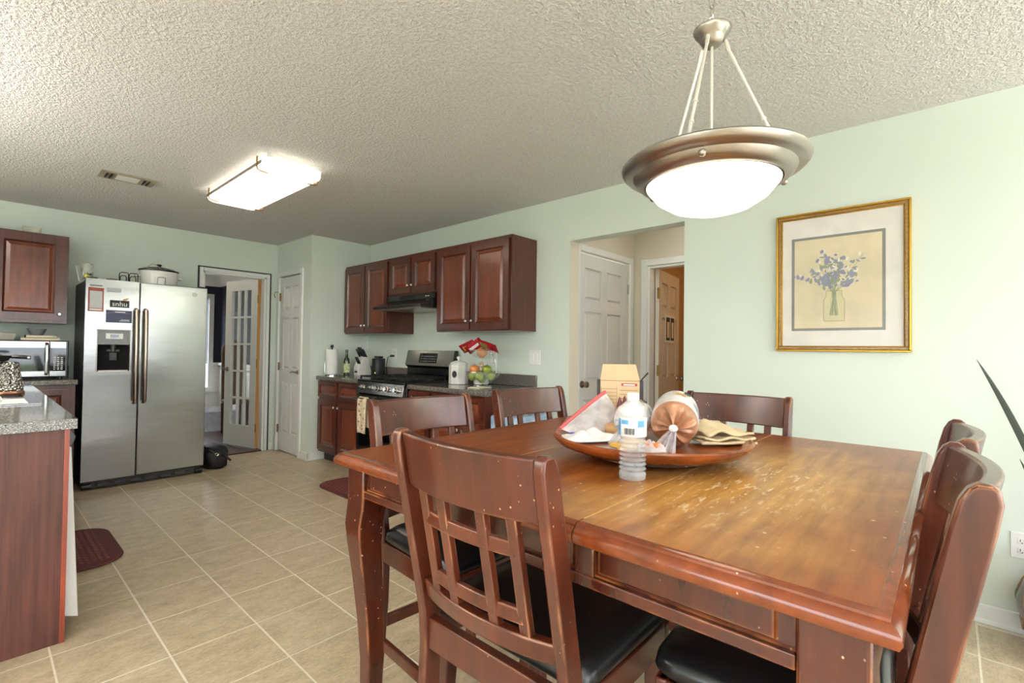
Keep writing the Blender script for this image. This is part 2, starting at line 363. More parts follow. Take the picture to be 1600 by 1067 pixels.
# baseboards
def bboard(name, mb, label): return struct(name, mb, M_white, label, bevel=.004)
bboard('baseboard_right', MB().box(W-.014, W, NY, OY0, 0, .085).box(W-.022, W, NY, OY0, 0, .02), 'white baseboard along the mint right wall')
bboard('baseboard_hall_side', MB().box(W-.014, W, OY1, 2.5, 0, .085), 'short white baseboard between hall opening and cabinets')
bboard('baseboard_closet', MB().box(CX-.014, CX, CY-.014, 5.30, 0, .085).box(CX-.014, 2.6, CY-.014, CY, 0, .085).box(CX-.02, 2.6, CY-.02, CY, 0, .018), 'white baseboard wrapping the pantry closet corner')
bboard('baseboard_far', MB().box(2.346, CX-.014, FAR-.014, FAR, 0, .085), 'short white baseboard beside the glass door')
bboard('trim_1', MB().box(2.50, 2.515, 2.5, CY-.02, 0, .02).box(2.575, 2.585, 2.55, CY-.02, .0, .02), 'white shoe moulding under base cabinets') if 0 else None
# ---- casing helper
def casing(name, fr, u0, u1, vt, w, label, mat=None, dep=.018, left=True, right=True):
    mb = MB()
    if left: mb.fbox(fr, u0-w, u0, 0, vt+w, 0, dep, .004, 0)
    if right: mb.fbox(fr, u1, u1+w, 0, vt+w, 0, dep, .004, 0)
    mb.fbox(fr, u0, u1, vt, vt+w, 0, dep, 0, .004)
    return struct(name, mb, mat or M_white, label, bevel=.002)
casing('trim_1', frY(FAR), DX0, DX1, DZ, .040, 'white casing around the glass door opening')
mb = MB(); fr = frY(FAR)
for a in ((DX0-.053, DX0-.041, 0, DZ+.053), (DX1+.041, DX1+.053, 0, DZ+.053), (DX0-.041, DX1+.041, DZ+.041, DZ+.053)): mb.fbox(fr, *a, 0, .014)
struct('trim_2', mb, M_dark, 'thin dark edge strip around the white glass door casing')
struct('trim_3', MB().box(DX0-.002, DX0+.018, FAR+.0, FAR+.11, 0, DZ).box(DX1-.018, DX1+.002, FAR+.0, FAR+.11, 0, DZ).box(DX0, DX1, FAR, FAR+.11, DZ-.018, DZ+.002), M_white, 'white jamb lining of the glass door')
casing('trim_4', frX(CX), KY0, KY1, KZ, .055, 'white casing around the narrow pantry door')
struct('threshold', MB().box(DX0+.018, DX1-.018, FAR-.01, FAR+.11, -.002, .012), wood('dark_threshold_wood', (60, 24, 18), (92, 44, 34)), 'dark wood threshold strip at the glass door')
# ---- panelled door slabs (u across, v up, n outwards)
def six_panel(name, fr, w, h, label, mat, th=.036, both=False):
    st = .105*min(1, w/.7); cs = .09*min(1, w/.7)
    rows = [(.0, .215), (.80, .955), (1.545, 1.645), (h-.115, h)]            # rails
    mb = MB()
    mb.fbox(fr, 0, st, 0, h, 0, th).fbox(fr, w-st, w, 0, h, 0, th).fbox(fr, w/2-cs/2, w/2+cs/2, 0, h, 0, th)
    for a, b in rows: mb.fbox(fr, st, w/2-cs/2, a, b, 0, th).fbox(fr, w/2+cs/2, w-st, a, b, 0, th)
    d = struct(name, mb, mat, label)
    for k in range(3):
        for a, b in ((st, w/2-cs/2), (w/2+cs/2, w-st)):
            v0, v1 = rows[k][1], rows[k+1][0]
            p = MB().fbox(fr, a, b, v0, v1, .008, th-.018).fbox(fr, a+.010, b-.010, v0+.010, v1-.010, th-.0185, th-.003, .018)
            put('panel', p, mat, d)
    return d
def hinge(fr, u, v, parent, mat, w=.03):
    put('hinge', MB().fbox(fr, u-w/2, u+w/2, v-.045, v+.045, 0, .004).cyl(fr(u, v-.047, .007), fr(u, v+.047, .007), .006, n=8), mat, parent)
def lever(fr, u, v, n, parent, dirn, mat):
    mb = MB().cyl(fr(u, v, n), fr(u, v, n+.012), .026, .022).cyl(fr(u, v, n+.01), fr(u, v, n+.05), .009)
    mb.tube([fr(u, v, n+.05), fr(u+dirn*.03, v+.004, n+.054), fr(u+dirn*.07, v, n+.052), fr(u+dirn*.105, v-.01, n+.048)], [.009, .009, .008, .006])
    put('door_handle', mb, mat, parent)
def knob_r(fr, u, v, n, parent, mat, r=.026):
    d = Vector(fr(0, 0, 1))-Vector(fr(0, 0, 0)); p = Vector(fr(u, v, n))
    mb = MB().cyl(p, p+d*.008, r*1.15, r*1.1).cyl(p+d*.006, p+d*.04, .010)
    mb.cyl(p+d*.034, p+d*.044, r*.6, r).cyl(p+d*.044, p+d*.058, r, r*.97).cyl(p+d*.058, p+d*.064, r*.97, r*.6)
    put('door_knob', mb, mat, parent)
fr = frX(CX+.044, KY0+.004, z0=.012)
d2 = six_panel('door_2', fr, KY1-KY0-.008, KZ-.02, 'narrow white six panel pantry door with lever handle', M_doorw)
lever(fr, .05, .93, .036, d2, 1, M_nickel)
for v in (.25, .98, 1.80): hinge(frX(CX+.002, 0, z0=.012), KY1-.004, v, d2, M_brass)
put('hook', MB().tube([(CX-.018, KY1+.02, 1.87), (CX-.05, KY1+.02, 1.87), (CX-.06, KY1+.02, 1.83), (CX-.045, KY1+.02, 1.80)], .004), M_brass, d2)
# french door, open into the dining room
ang = math.radians(15); hx, hy = DX1-.024, FAR+.10
uax = Vector((-math.sin(ang), math.cos(ang), 0)); nax = Vector((-math.cos(ang), -math.sin(ang), 0))
frd = lambda u, v, n: tuple(Vector((hx, hy, .02+v))+uax*u+nax*n)
DW, DH, TH = .60, 2.0, .036
rows = [.25+i*((DH-.12-.25)/5) for i in range(6)]; cols = [.115+i*((DW-.23)/3) for i in range(4)]
mb = MB().fbox(frd, 0, .115, 0, DH, 0, TH).fbox(frd, DW-.115, DW, 0, DH, 0, TH).fbox(frd, .115, DW-.115, 0, .25, 0, TH).fbox(frd, .115, DW-.115, DH-.12, DH, 0, TH)
d1 = struct('door_1', mb, M_doorw, 'white fifteen pane glass door standing open into the dining room')
for c in cols[1:3]: put('muntin', MB().fbox(frd, c-.011, c+.011, .25, DH-.12, .004, TH-.002), M_white, d1)
for r in rows[1:5]: put('muntin', MB().fbox(frd, .115, DW-.115, r-.011, r+.011, .005, TH-.003), M_white, d1)
for i in range(3):
    for j in range(5): put('pane', MB().fbox(frd, cols[i]+.002, cols[i+1]-.002, rows[j]+.002, rows[j+1]-.002, .016, .020), M_pane, d1, smooth=0)
put('edge_strip', MB().fbox(frd, -.004, 0, 0, DH, 0, TH), wood('bare_pine_edge', (176, 120, 58), (214, 160, 92)), d1, label='bare pine hinge edge')
knob_r(frd, DW-.055, .92, TH, d1, M_nickel, .024)
for v in (.24, 1.0, 1.76): put('hinge', MB().fbox(frd, -.018, .0, v-.05, v+.05, TH-.002, TH+.004).cyl(frd(-.012, v-.052, TH+.004), frd(-.012, v+.052, TH+.004), .007, n=8), M_brass, d1)
# dining room beyond
M_dwood = wood('dark_wood_floor', (58, 38, 32), (98, 70, 60), (3, 34, 3), .3, .2)
dfl = struct('floor_dining', MB().box(-.5, 2.85, FAR+.11, 9.1, -.1, -.004), M_dwood, 'dark wood plank floor of the dining room')
for k in range(26):
    x0 = 2.72-.1*(k+1)
    if x0 < 1.2: break
    put('floor_plank', MB().box(x0+.001, x0+.099, FAR+.11, 9.0, -.003, .0+.0008*(k % 3)), M_dwood, dfl, smooth=0)
DYF, DXR = 9.0, 2.72
WX0, WX1, WZ0, WZ1 = 1.55, 2.55, .55, 2.0
struct('wall_dining_far', MB().box(-.5, WX0, DYF, DYF+.1, .93, 2.2).box(WX1, DXR, DYF, DYF+.1, .93, 2.2).box(WX0, WX1, DYF, DYF+.1, WZ1, 2.2), M_navy, 'navy painted dining room wall with window')
struct('wall_dining_side', MB().box(DXR, DXR+.1, FAR+.11, DYF+.1, .93, 2.2), M_navy, 'navy painted side wall of the dining room')
struct('wall_dining_left', MB().box(-.6, -.5, FAR+.11, DYF+.1, 0, H), M_navy, 'navy dining room wall hidden behind the refrigerator')
struct('wall_dining_wainscot', MB().box(-.5, WX0, DYF, DYF+.1, 0, .93).box(WX1, DXR, DYF, DYF+.1, 0, .93).box(WX0, WX1, DYF, DYF+.1, 0, WZ0).box(DXR, DXR+.1, FAR+.11, DYF+.1, 0, .93), M_white, 'white wainscot below the navy dining room wall')
struct('ceiling_dining', MB().box(-.6, DXR+.1, FAR+.11, DYF+.1, H, H+.1), M_white, 'white dining room ceiling')
struct('trim_5', MB().prism([(0, 2.2), (-.02, 2.2), (-.03, 2.3), (-.12, 2.42), (-.12, H), (0, H)], lambda a, b, t: (t, DYF+a, b), -.5, DXR).prism([(0, 2.2), (-.02, 2.2), (-.03, 2.3), (-.12, 2.42), (-.12, H), (0, H)], lambda a, b, t: (DXR+a, t, b), FAR+.11, DYF).box(-.5, DXR+.1, DYF, DYF+.1, 2.2, H).box(DXR, DXR+.1, FAR+.11, DYF, 2.2, H), M_white, 'white crown moulding of the dining room')
struct('trim_6', MB().box(-.5, WX0-.07, DYF-.03, DYF, .90, .95).box(WX1+.07, DXR, DYF-.03, DYF, .90, .95).box(DXR-.03, DXR, FAR+.11, DYF-.03, .90, .95), M_white, 'white chair rail of the dining room', bevel=.006)
mb = MB()
def pframe(mb, fr, u0, u1, v0, v1, w=.025, d=.012):
    return mb.fbox(fr, u0, u1, v0, v0+w, 0, d).fbox(fr, u0, u1, v1-w, v1, 0, d).fbox(fr, u0, u0+w, v0+w, v1-w, 0, d).fbox(fr, u1-w, u1, v0+w, v1-w, 0, d)
pframe(mb, frY(DYF), 2.36, 2.60, .2, .47); pframe(mb, frY(DYF), 1.5, 2.3, .2, .47)
for k in range(5): pframe(mb, frX(DXR), 6.25+k*.56, 6.70+k*.56, .2, .80)
struct('trim_7', mb, M_white, 'white picture frame mouldings on the dining room wainscot')
w3 = struct('window_3', MB().box(WX0-.07, WX0, DYF-.03, DYF, WZ0-.05, WZ1+.07).box(WX1, WX1+.07, DYF-.03, DYF, WZ0-.05, WZ1+.07).box(WX0, WX1, DYF-.03, DYF, WZ1, WZ1+.07).box(WX0-.09, WX1+.09, DYF-.05, DYF, WZ0-.08, WZ0), M_white, 'white framed dining room window with lowered blind')
put('pane', MB().box(WX0, WX1, DYF+.07, DYF+.075, WZ0, WZ1), M_pane, w3)
M_slat = plain('white_blind_slat', (240, 242, 240), .5)
for k in range(48):
    z = WZ0+.02+k*.03; put('blind_slat', MB().add([(WX0+.01, DYF+.018, z-.008), (WX1-.01, DYF+.018, z-.008), (WX1-.01, DYF+.04, z+.012), (WX0+.01, DYF+.04, z+.012), (WX0+.01, DYF+.019, z-.006), (WX1-.01, DYF+.019, z-.006), (WX1-.01, DYF+.041, z+.014), (WX0+.01, DYF+.041, z+.014)], [(0, 1, 2, 3), (7, 6, 5, 4), (0, 4, 5, 1), (2, 6, 7, 3), (1, 5, 6, 2), (3, 7, 4, 0)]), M_slat, w3, smooth=0)
portal('daylight_dining_window', ((WX0+WX1)/2, DYF+.12, (WZ0+WZ1)/2), (-PI/2, 0, 0), WX1-WX0, WZ1-WZ0)
# hall behind the opening
HX, HY = 4.27, 2.27
D3a, D3b = 3.33, 4.17
struct('wall_hall_left', MB().box(W+.115, D3a, HY, HY+.1, 0, H).box(D3b, HX+.1, HY, HY+.1, 0, H).box(D3a, D3b, HY, HY+.1, 2.05, H), M_hall, 'cream hall wall around the closed door')
D4a, D4b = 1.36, 2.125
struct('wall_hall_end', MB().box(HX, HX+.1, D4b, HY, 0, H).box(HX, HX+.1, -.2, D4a, 0, H).box(HX, HX+.1, D4a, D4b, 2.03, H), M_hall, 'cream hall end wall around the open door')
struct('wall_hall_right', MB().box(W+.115, HX, .9, 1.0, 0, H), M_hall, 'cream hall wall hidden right of the opening')
struct('ceiling_hall', MB().box(W+.115, 6.2, -.3, HY+.1, H, H+.08), M_ceil, 'white hall ceiling')
struct('trim_8', MB().box(W-.002, W+.117, OY1-.002, OY1+.0, 0, OZ), M_hall, 'cream edge of the hall opening')
casing('trim_9', frY(HY), D3a, D3b, 2.05, .06, 'white casing around the closed hall door')
casing('trim_10', frX(HX), D4a, D4b, 2.03, .065, 'white casing around the open hall door')
struct('trim_11', MB().box(HX-.001, HX+.101, D4b-.02, D4b, 0, 2.03).box(HX, HX+.1, D4a, D4a+.02, 0, 2.03).box(HX, HX+.1, D4a, D4b, 2.01, 2.03), M_white, 'white jamb lining of the open hall door')
fr = frY(HY+.05, D3a+.004, z0=.01)
d3 = six_panel('door_3', fr, D3b-D3a-.008, 2.03, 'closed white six panel door in the hall with round knob', M_doorw)
knob_r(fr, .07, .93, .036, d3, M_nickel, .027)
for v in (.25, 1.05, 1.80): hinge(frY(HY+.008, 0, z0=.01), D3b-.003, v, d3, M_nickel, .022)
a4 = math.radians(-8)
u4 = Vector((math.cos(a4), -math.sin(a4), 0)); n4 = Vector((-math.sin(a4), -math.cos(a4), 0))
fr4 = lambda u, v, n: tuple(Vector((HX+.105, D4b-.025, .012+v))+u4*u+n4*n)
M_doort = plain('white_door_warm_light_tint', (222, 212, 198), .5, 0, .02)  # white paint with the room's warm light tinted into its base colour
d4 = six_panel('door_4', fr4, .70, 2.0, 'white six panel door standing open into the tan room', M_doort)
knob_r(fr4, .635, .93, .036, d4, M_nickel, .027)
for v in (.25, 1.03, 1.77): put('hinge', MB().fbox(fr4, -.035, -.002, v-.05, v+.05, .030, .036).cyl(fr4(-.01, v-.052, .038), fr4(-.01, v+.052, .038), .008, n=8), M_brass, d4)
struct('wall_room_back', MB().box(6.0, 6.1, .0, 2.6, 0, H).box(HX+.1, 6.0, HY+.05, HY+.15, 0, H).box(HX+.1, 6.0, -.1, .0, 0, H), M_tan, 'tan wall of the room behind the open hall door')
struct('floor_room', MB().box(4.3, 6.1, -.1, 2.4, -.1, 0), plain('tan_carpet', (170, 146, 116), .9, 0, .1, 80), 'tan floor of the room behind the open door')
# small framed notice hung on the open door
t = root('door_notice', fr4(.30, 1.30, .037), 'white card with two dark arched prints on the open hall door', 'notice')
put('card', MB().fbox(fr4, .20, .52, 1.30, 1.58, .036, .040), M_paper, t)
for a in (.225, .375): put('print', MB().fbox(fr4, a, a+.12, 1.325, 1.555, .040, .042), M_dark, t); put('print_inset', MB().fbox(fr4, a+.025, a+.095, 1.35, 1.51, .042, .0428), M_pap2, t)
# torchiere floor lamps, added out of view to brighten the ceiling
def uplight(x, y, label, watts):
    t = root('added_floor_lamp', (x, y, 0), label, 'added floor lamp')
    put('base', MB().lathe([(.14, 0), (.14, .015), (.03, .035), (0, .035)], (x, y, 0), 24), M_nickel, t)
    put('pole', MB().cyl((x, y, .03), (x, y, 1.70), .013, n=12), M_nickel, t)
    put('lamp_shade', MB().lathe([(.02, 1.70), (.12, 1.74), (.19, 1.82), (.185, 1.82), (.11, 1.75), (.0, 1.715)], (x, y, 0), 32), M_white, t)
    l = bpy.data.lights.new('added_lamp_bulb', 'AREA'); l.shape = 'DISK'; l.size = .26; l.energy = watts; l.color = (1, .97, .94)
    o = bpy.data.objects.new('added_lamp_bulb', l); C.objects.link(o); o.location = (x, y, 1.79); o.rotation_euler = (PI, 0, 0)
def dome(x, y, label, strength, col):  # extra ceiling lights added out of view to brighten the side rooms
    t = root('added_dome_light', (x, y, H-.09), label, 'ceiling light')
    put('dome', MB().lathe([(0, -.09), (.07, -.085), (.12, -.065), (.145, -.03), (.15, -.012), (0, -.012)], (x, y, H), 28), plain('added_dome_glow_%d' % int(x*10), (255, 250, 240), .4, emit=(col, strength)), t)
    put('base_ring', MB().lathe([(.155, -.014), (.16, -.008), (.16, -.001), (0, -.001)], (x, y, H), 28), M_nickel, t)
dome(3.75, 1.55, 'added unseen dome light on the hall ceiling', 8, (255, 248, 236))
dome(5.1, 1.2, 'added unseen warm dome light in the tan room', 16, (255, 206, 144))
dome(1.1, 7.4, 'added unseen dome light on the dining room ceiling', 40, (255, 240, 216))
uplight(-1.3, -1.2, 'added unseen nickel torchiere lamp in the corner behind the camera', 100)
uplight(-1.5, 3.2, 'added unseen nickel torchiere lamp left of the peninsula', 112)
uplight(2.75, -1.9, 'added unseen nickel torchiere lamp beside the patio door', 35)
# ------------------------------------------------------------------ cabinets
def cdoor(parent, fr, u0, u1, v0, v1, n0=0, kn=None, name='door', rail=.055, th=.019, mk=None):
    mb = MB()
    for (a, b, c, d_) in ((u0, u0+rail, v0, v1), (u1-rail, u1, v0, v1), (u0+rail, u1-rail, v0, v0+rail), (u0+rail, u1-rail, v1-rail, v1)):
        mb.fbox(fr, a, b, c, d_, n0, n0+th)
    # sloped inner lip
    L = .014; a0, a1, c0, c1 = u0+rail, u1-rail, v0+rail, v1-rail
    P = [fr(a0, c0, n0+th), fr(a1, c0, n0+th), fr(a1, c1, n0+th), fr(a0, c1, n0+th)]+[fr(a0+L, c0+L, n0+.006), fr(a1-L, c0+L, n0+.006), fr(a1-L, c1-L, n0+.006), fr(a0+L, c1-L, n0+.006)]
    mb.add(P, [(i, (i+1) % 4, 4+(i+1) % 4, 4+i) for i in range(4)])
    d = put(name, mb, M_cherry, parent, smooth=0)
    p = MB().fbox(fr, a0, a1, c0, c1, n0, n0+.006).fbox(fr, a0+L+.004, a1-L-.004, c0+L+.004, c1-L-.004, n0+.006, n0+.014, .022 if a1-a0 > .15 else .012)
    put('panel', p, M_cherryp, d, smooth=0)
    if kn:
        q = Vector(fr(kn[0], kn[1], n0+th)); dn = Vector(fr(0, 0, 1))-Vector(fr(0, 0, 0))
        put('knob', MB().cyl(q, q+dn*.014, .005, n=8).cyl(q+dn*.012, q+dn*.02, .010, .015, 12).cyl(q+dn*.02, q+dn*.027, .015, .009, 12), M_chrome, d)
    return d
def wallcab(y0, y1, z0, z1, label, grp='cherry wall cabinets on the right wall'):
    xf = W-.31; t = root('wall_cabinet', (W-.155, (y0+y1)/2, z0), label, 'cabinet', grp)
    put('body', MB().box(xf, W-.002, y0+.001, y1-.001, z0, z1), M_cherry, t, bevel=.002)
    fr = frX(xf); m = (y0+y1)/2
    for a, b, k in ((y0+.02, m-.008, m-.032), (m+.008, y1-.02, m+.032)): cdoor(t, fr, a, b, z0+.015, z1-.03, .0005, (k, z0+.085))
    return t
wallcab(4.235, 5.113, 1.375, 2.137, 'dark cherry double door wall cabinet in the pantry corner, left of the hood')
wallcab(3.473, 4.233, 1.745, 2.137, 'short dark cherry double door wall cabinet above the range hood')
wallcab(2.555, 3.471, 1.375, 2.137, 'wide dark cherry double door wall cabinet above the fruit stand')
# range hood
t = root('range_hood', (W-.25, 3.853, 1.62), 'black under-cabinet range hood above the stove', 'range hood')
pf = [(W-.003, 1.742), (W-.33, 1.742), (W-.335, 1.69), (W-.50, 1.625), (W-.50, 1.60), (W-.003, 1.60)]
put('shell', MB().prism(pf, lambda a, b, y: (a, y, b), 3.476, 4.230), M_black, t, bevel=.003)
put('filter', MB().box(W-.46, W-.05, 3.52, 4.19, 1.592, 1.5995), M_nickel, t)
for k in range(4): put('button', MB().box(W-.337, W-.331, 3.56+k*.035, 3.58+k*.035, 1.708, 1.716), M_plw if k < 2 else M_dark, t)
put('vent_slot', MB().box(W-.3365, W-.331, 3.80, 4.02, 1.705, 1.73), M_blackm, t)
# base cabinets on the right wall
XB = 2.525
def basecab(y0, y1, doors, label, draw=True):
    t = root('base_cabinet', ((XB+W)/2, (y0+y1)/2, 0), label, 'cabinet', 'cherry base cabinets on the right wall')
    put('body', MB().box(XB, W-.003, y0, y1, .10, .874), M_cherry, t)
    put('toe_kick', MB().box(XB+.07, W-.01, y0, y1, 0, .10), M_blackm, t)
    fr = frX(XB); n = doors; w = (y1-y0)/n
    for i in range(n):
        a, b = y0+i*w+.012, y0+(i+1)*w-.012
        kn = (b-.03 if i % 2 == 0 else a+.03)
        cdoor(t, fr, a, b, .125, .665, .0005, (kn, .60)); cdoor(t, fr, a, b, .69, .855, .0005, None, 'drawer', .03)
    return t
basecab(4.245, 5.105, 2, 'cherry base cabinet beneath the paper towels, left of the stove')
basecab(2.545, 3.465, 3, 'cherry base cabinet right of the stove beneath the canisters')
def ctop(name, pts, z1, mat, label, th=.04):
    return put(name, MB().prism(pts, lambda a, b, z: (a, b, z), z1-th, z1), mat, bevel=.008, seg=3, label=label, cat='countertop')
ctop('countertop', [(2.492, 4.243), (W-.002, 4.243), (W-.002, CY-.003), (2.492, CY-.003)], .914, M_gran, 'dark speckled countertop left of the stove')
ctop('countertop', [(2.53, 2.505), (2.50, 2.53), (2.492, 2.56), (2.492, 3.465), (W-.002, 3.465), (W-.002, 2.505)], .914, M_gran, 'dark speckled countertop right of the stove with clipped corner')
put('backsplash', MB().box(W-.022, W-.001, 4.243, CY-.003, .915, 1.012), M_gran, label='dark speckled backsplash strip behind the knife block', cat='backsplash', bevel=.003)
put('backsplash', MB().box(W-.022, W-.001, 2.535, 3.465, .915, 1.012), M_gran, label='dark speckled backsplash strip behind the fruit stand', cat='backsplash', bevel=.003)
# ---- stove
ry0, ry1 = 3.475, 4.235
t = root('gas_range', (2.80, 3.855, 0), 'stainless and black gas range with hanging dish towel', 'stove')
put('body', MB().box(2.50, W-.03, ry0, ry1, .04, .895), M_black, t, bevel=.003)
put('cooktop', MB().box(2.475, W-.06, ry0, ry1, .896, .925), M_black, t, bevel=.006)
pf = [(2.50, .79), (2.455, .80), (2.475, .905), (2.50, .905)]
cp = put('control_panel', MB().prism(pf, lambda a, b, y: (a, y, b), ry0+.004, ry1-.004), M_steel, t, bevel=.003)
for k in range(5):
    y = ry0+.09+k*.145; p = Vector((2.463, y, .853)); d = Vector((-.98, 0, .19))
    put('knob', MB().cyl(p, p+d*.012, .028, .026).cyl(p+d*.012, p+d*.036, .021, .019), M_chrome, cp)
od = put('oven_door', MB().box(2.468, 2.50, ry0+.006, ry1-.006, .17, .785), M_black, t, bevel=.004)
put('window', MB().box(2.464, 2.4685, ry0+.06, ry1-.06, .24, .68), M_dglass, od)
put('trim', MB().box(2.463, 2.4685, ry0+.008, ry1-.008, .70, .783), M_steel, od)
put('handle', MB().tube([(2.425, ry0+.03, .748), (2.425, ry1-.03, .748)], .013, 10).cyl((2.425, ry0+.06, .748), (2.466, ry0+.06, .748), .009).cyl((2.425, ry1-.06, .748), (2.466, ry1-.06, .748), .009), M_steel, od)
put('drawer', MB().box(2.472, 2.50, ry0+.006, ry1-.006, .045, .16), M_steel, t, bevel=.004)
for k in range(3):
    g = MB(); y0 = ry0+.02+k*.243; y1 = y0+.235
    for x in (2.50, 2.65, 2.80, 2.95): g.box(x-.006, x+.006, y0, y1, .945, .96)
    for y in (y0+.006, (y0+y1)/2, y1-.006): g.box(2.495, 2.955, y-.006, y+.006, .943, .958)
    for x in (2.50, 2.95):
        for y in (y0+.006, y1-.006): g.box(x-.007, x+.007, y-.007, y+.007, .925, .945)
    put('grate', g, M_blackm, t)
    for x in (2.59, 2.85): put('burner', MB().lathe([(.05, 0), (.05, .008), (.035, .012), (.035, .018), (0, .02)], (x, (y0+y1)/2, .925), 16), M_blackm, t)
bgp = [(W-.03, .90), (W-.085, .90), (W-.085, 1.03), (W-.11, 1.05), (W-.075, 1.205), (W-.03, 1.205)]
b = put('backguard', MB().prism(bgp, lambda a, b, y: (a, y, b), ry0+.01, ry1-.01), M_black, t, bevel=.004)
def frb(u, v, n): return (W-.11+.035*(v/.155)-n*.975, ry0+u, 1.05+v+.22*n)
put('backguard_face', MB().fbox(frb, .012, .748, .002, .153, 0, .004), M_steel, b)
dsp = put('display', MB().fbox(frb, .25, .53, .03, .125, .004, .006), M_dglass, b)
mb = MB()
for i in range(8):
    for j in range(3): mb.fbox(frb, .27+i*.03, .284+i*.03, .042+j*.024, .05+j*.024, .006, .0066)
put('display_keys', mb, plain('grey_key_print', (150, 152, 154), .5), dsp)
# dish towel on the oven handle
M_towel = plain('floral_towel_cloth', (226, 208, 176), .9, 0, .25, 30, .2, 300)
def twl(u, v):
    s = v*2-1; w = .15*(1-.12*abs(s)); y = 4.035+(u-.5)*w+.004*math.sin(9*v)
    if v < .5: z = .765-(.5-v)*2*.33; x = 2.408-.006*math.sin(u*7)-.004
    else: z = .765-(v-.5)*2*.28; x = 2.443+.003*math.sin(u*7)
    if abs(v-.5) < .03: x = 2.425; z = .767
    return (x, y, z)
tw = root('dish_towel', (2.42, 4.035, .44), 'cream dish towel with red print hanging on the oven handle', 'towel')
o = put('cloth', MB().grid(twl, 8, 24), M_towel, tw); sm = o.modifiers.new('solid', 'SOLIDIFY'); sm.thickness = .004
mb = MB()
for k in range(9): mb.add([(2.3985, 4.035+.045*math.sin(k*2.3)+dx, .73-k*.032+dz) for dx, dz in ((-.012, 0), (0, -.011), (.012, 0), (0, .011))], [(0, 1, 2, 3)])
put('printed_flower', mb, plain('red_print', (150, 50, 44), .8), tw, smooth=0)
# ------------------------------------------------------------------ counter items (left of stove)
t = root('paper_towel_holder', (2.62, 5.02, .914), 'steel paper towel holder with a white roll beside the wall corner', 'towel holder')
put('base', MB().lathe([(.085, 0), (.085, .012), (.075, .018), (0, .018)], (2.62, 5.02, .914), 28), M_chrome, t)
put('paper_roll', MB().lathe([(.02, .02), (.062, .02), (.062, .28), (.06, .285), (.02, .285)], (2.62, 5.02, .914), 28), M_paper, t)
put('post', MB().lathe([(.008, .018), (.008, .30), (.014, .305), (.018, .32), (.014, .335), (0, .34)], (2.62, 5.02, .914), 14), M_black, t)
put('side_rod', MB().tube([(2.55, 5.04, .925), (2.55, 5.04, 1.06), (2.556, 5.04, 1.068)], .004), M_chrome, t)
t = root('oil_bottle', (2.78, 4.99, .914), 'dark green glass oil bottle with pale label between towels and knives', 'bottle')
put('glass', MB().lathe([(.03, 0), (.034, .004), (.034, .15), (.03, .175), (.015, .205), (.013, .25), (.015, .252), (.015, .26), (0, .26)], (2.78, 4.99, .914), 20), plain('dark_olive_glass', (44, 56, 18), .08, 0, .1, coat=.6), t)
put('cap', MB().cyl((2.78, 4.99, 1.165), (2.78, 4.99, 1.20), .0155, n=16), M_black, t)
put('label_wrap', MB().lathe([(.0346, .03), (.0350, .032), (.0350, .13), (.0346, .132)], (2.78, 4.99, .914), 20), plain('olive_label_print', (190, 196, 150), .6, 0, .5, 40), t)
t = root('knife_block', (2.91, 4.93, .914), 'white slanted knife block full of black handled knives', 'knife block')
fk = lambda a, b, y: (2.91+a, y, .914+b)
put('block', MB().prism([(-.06, 0), (.10, 0), (.10, .06), (.06, .20), (-.0, .215), (-.06, .09)], fk, 4.86, 4.96), M_porc, t, bevel=.004)
put('plaque', MB().box(2.8465, 2.8495, 4.885, 4.935, .945, .965), M_dark, t)
for k, (dx, dy, l) in enumerate([(.04, -.055, .10), (.01, -.055, .11), (.04, -.02, .12), (.01, -.02, .12), (.04, .012, .12), (.0, .012, .10), (-.035, -.05, .085), (-.035, -.02, .085)]):
    z0 = .914+(.205 if dx > -.02 else .13); p = Vector((2.91+dx, 4.92+dy, z0)); d = Vector((-.42, .12, .9)).normalized()
    put('knife_handle', MB().tube([p, p+d*l*.5, p+d*l], [.011, .012, .010], 8), M_black, t)
t = root('smart_speaker', (2.95, 4.62, .914), 'black cylindrical speaker with a small light beside the stove', 'speaker')
put('body', MB().lathe([(.066, 0), (.07, .006), (.07, .19), (.066, .196), (0, .196)], (2.95, 4.62, .914), 28), plain('black_speaker_mesh', (22, 23, 26), .5, 0, .1, 200, .2, 300), t)
put('top_handle', MB().box(2.92, 2.98, 4.57, 4.67, 1.112, 1.135), M_black, t, bevel=.008)
put('indicator', MB().cyl((2.888, 4.585, .955), (2.884, 4.584, .955), .008, n=12), plain('green_led', (220, 230, 120), .4, emit=((220, 235, 110), .4)), t)
put('spoon_rest', MB().lathe([(.03, 0), (.055, .006), (.075, .02), (.078, .024), (.07, .018), (.03, .008), (0, .008)], (3.02, 4.36, .914), 24), M_chrome, label='oval steel spoon rest on counter left of the stove', cat='dish')
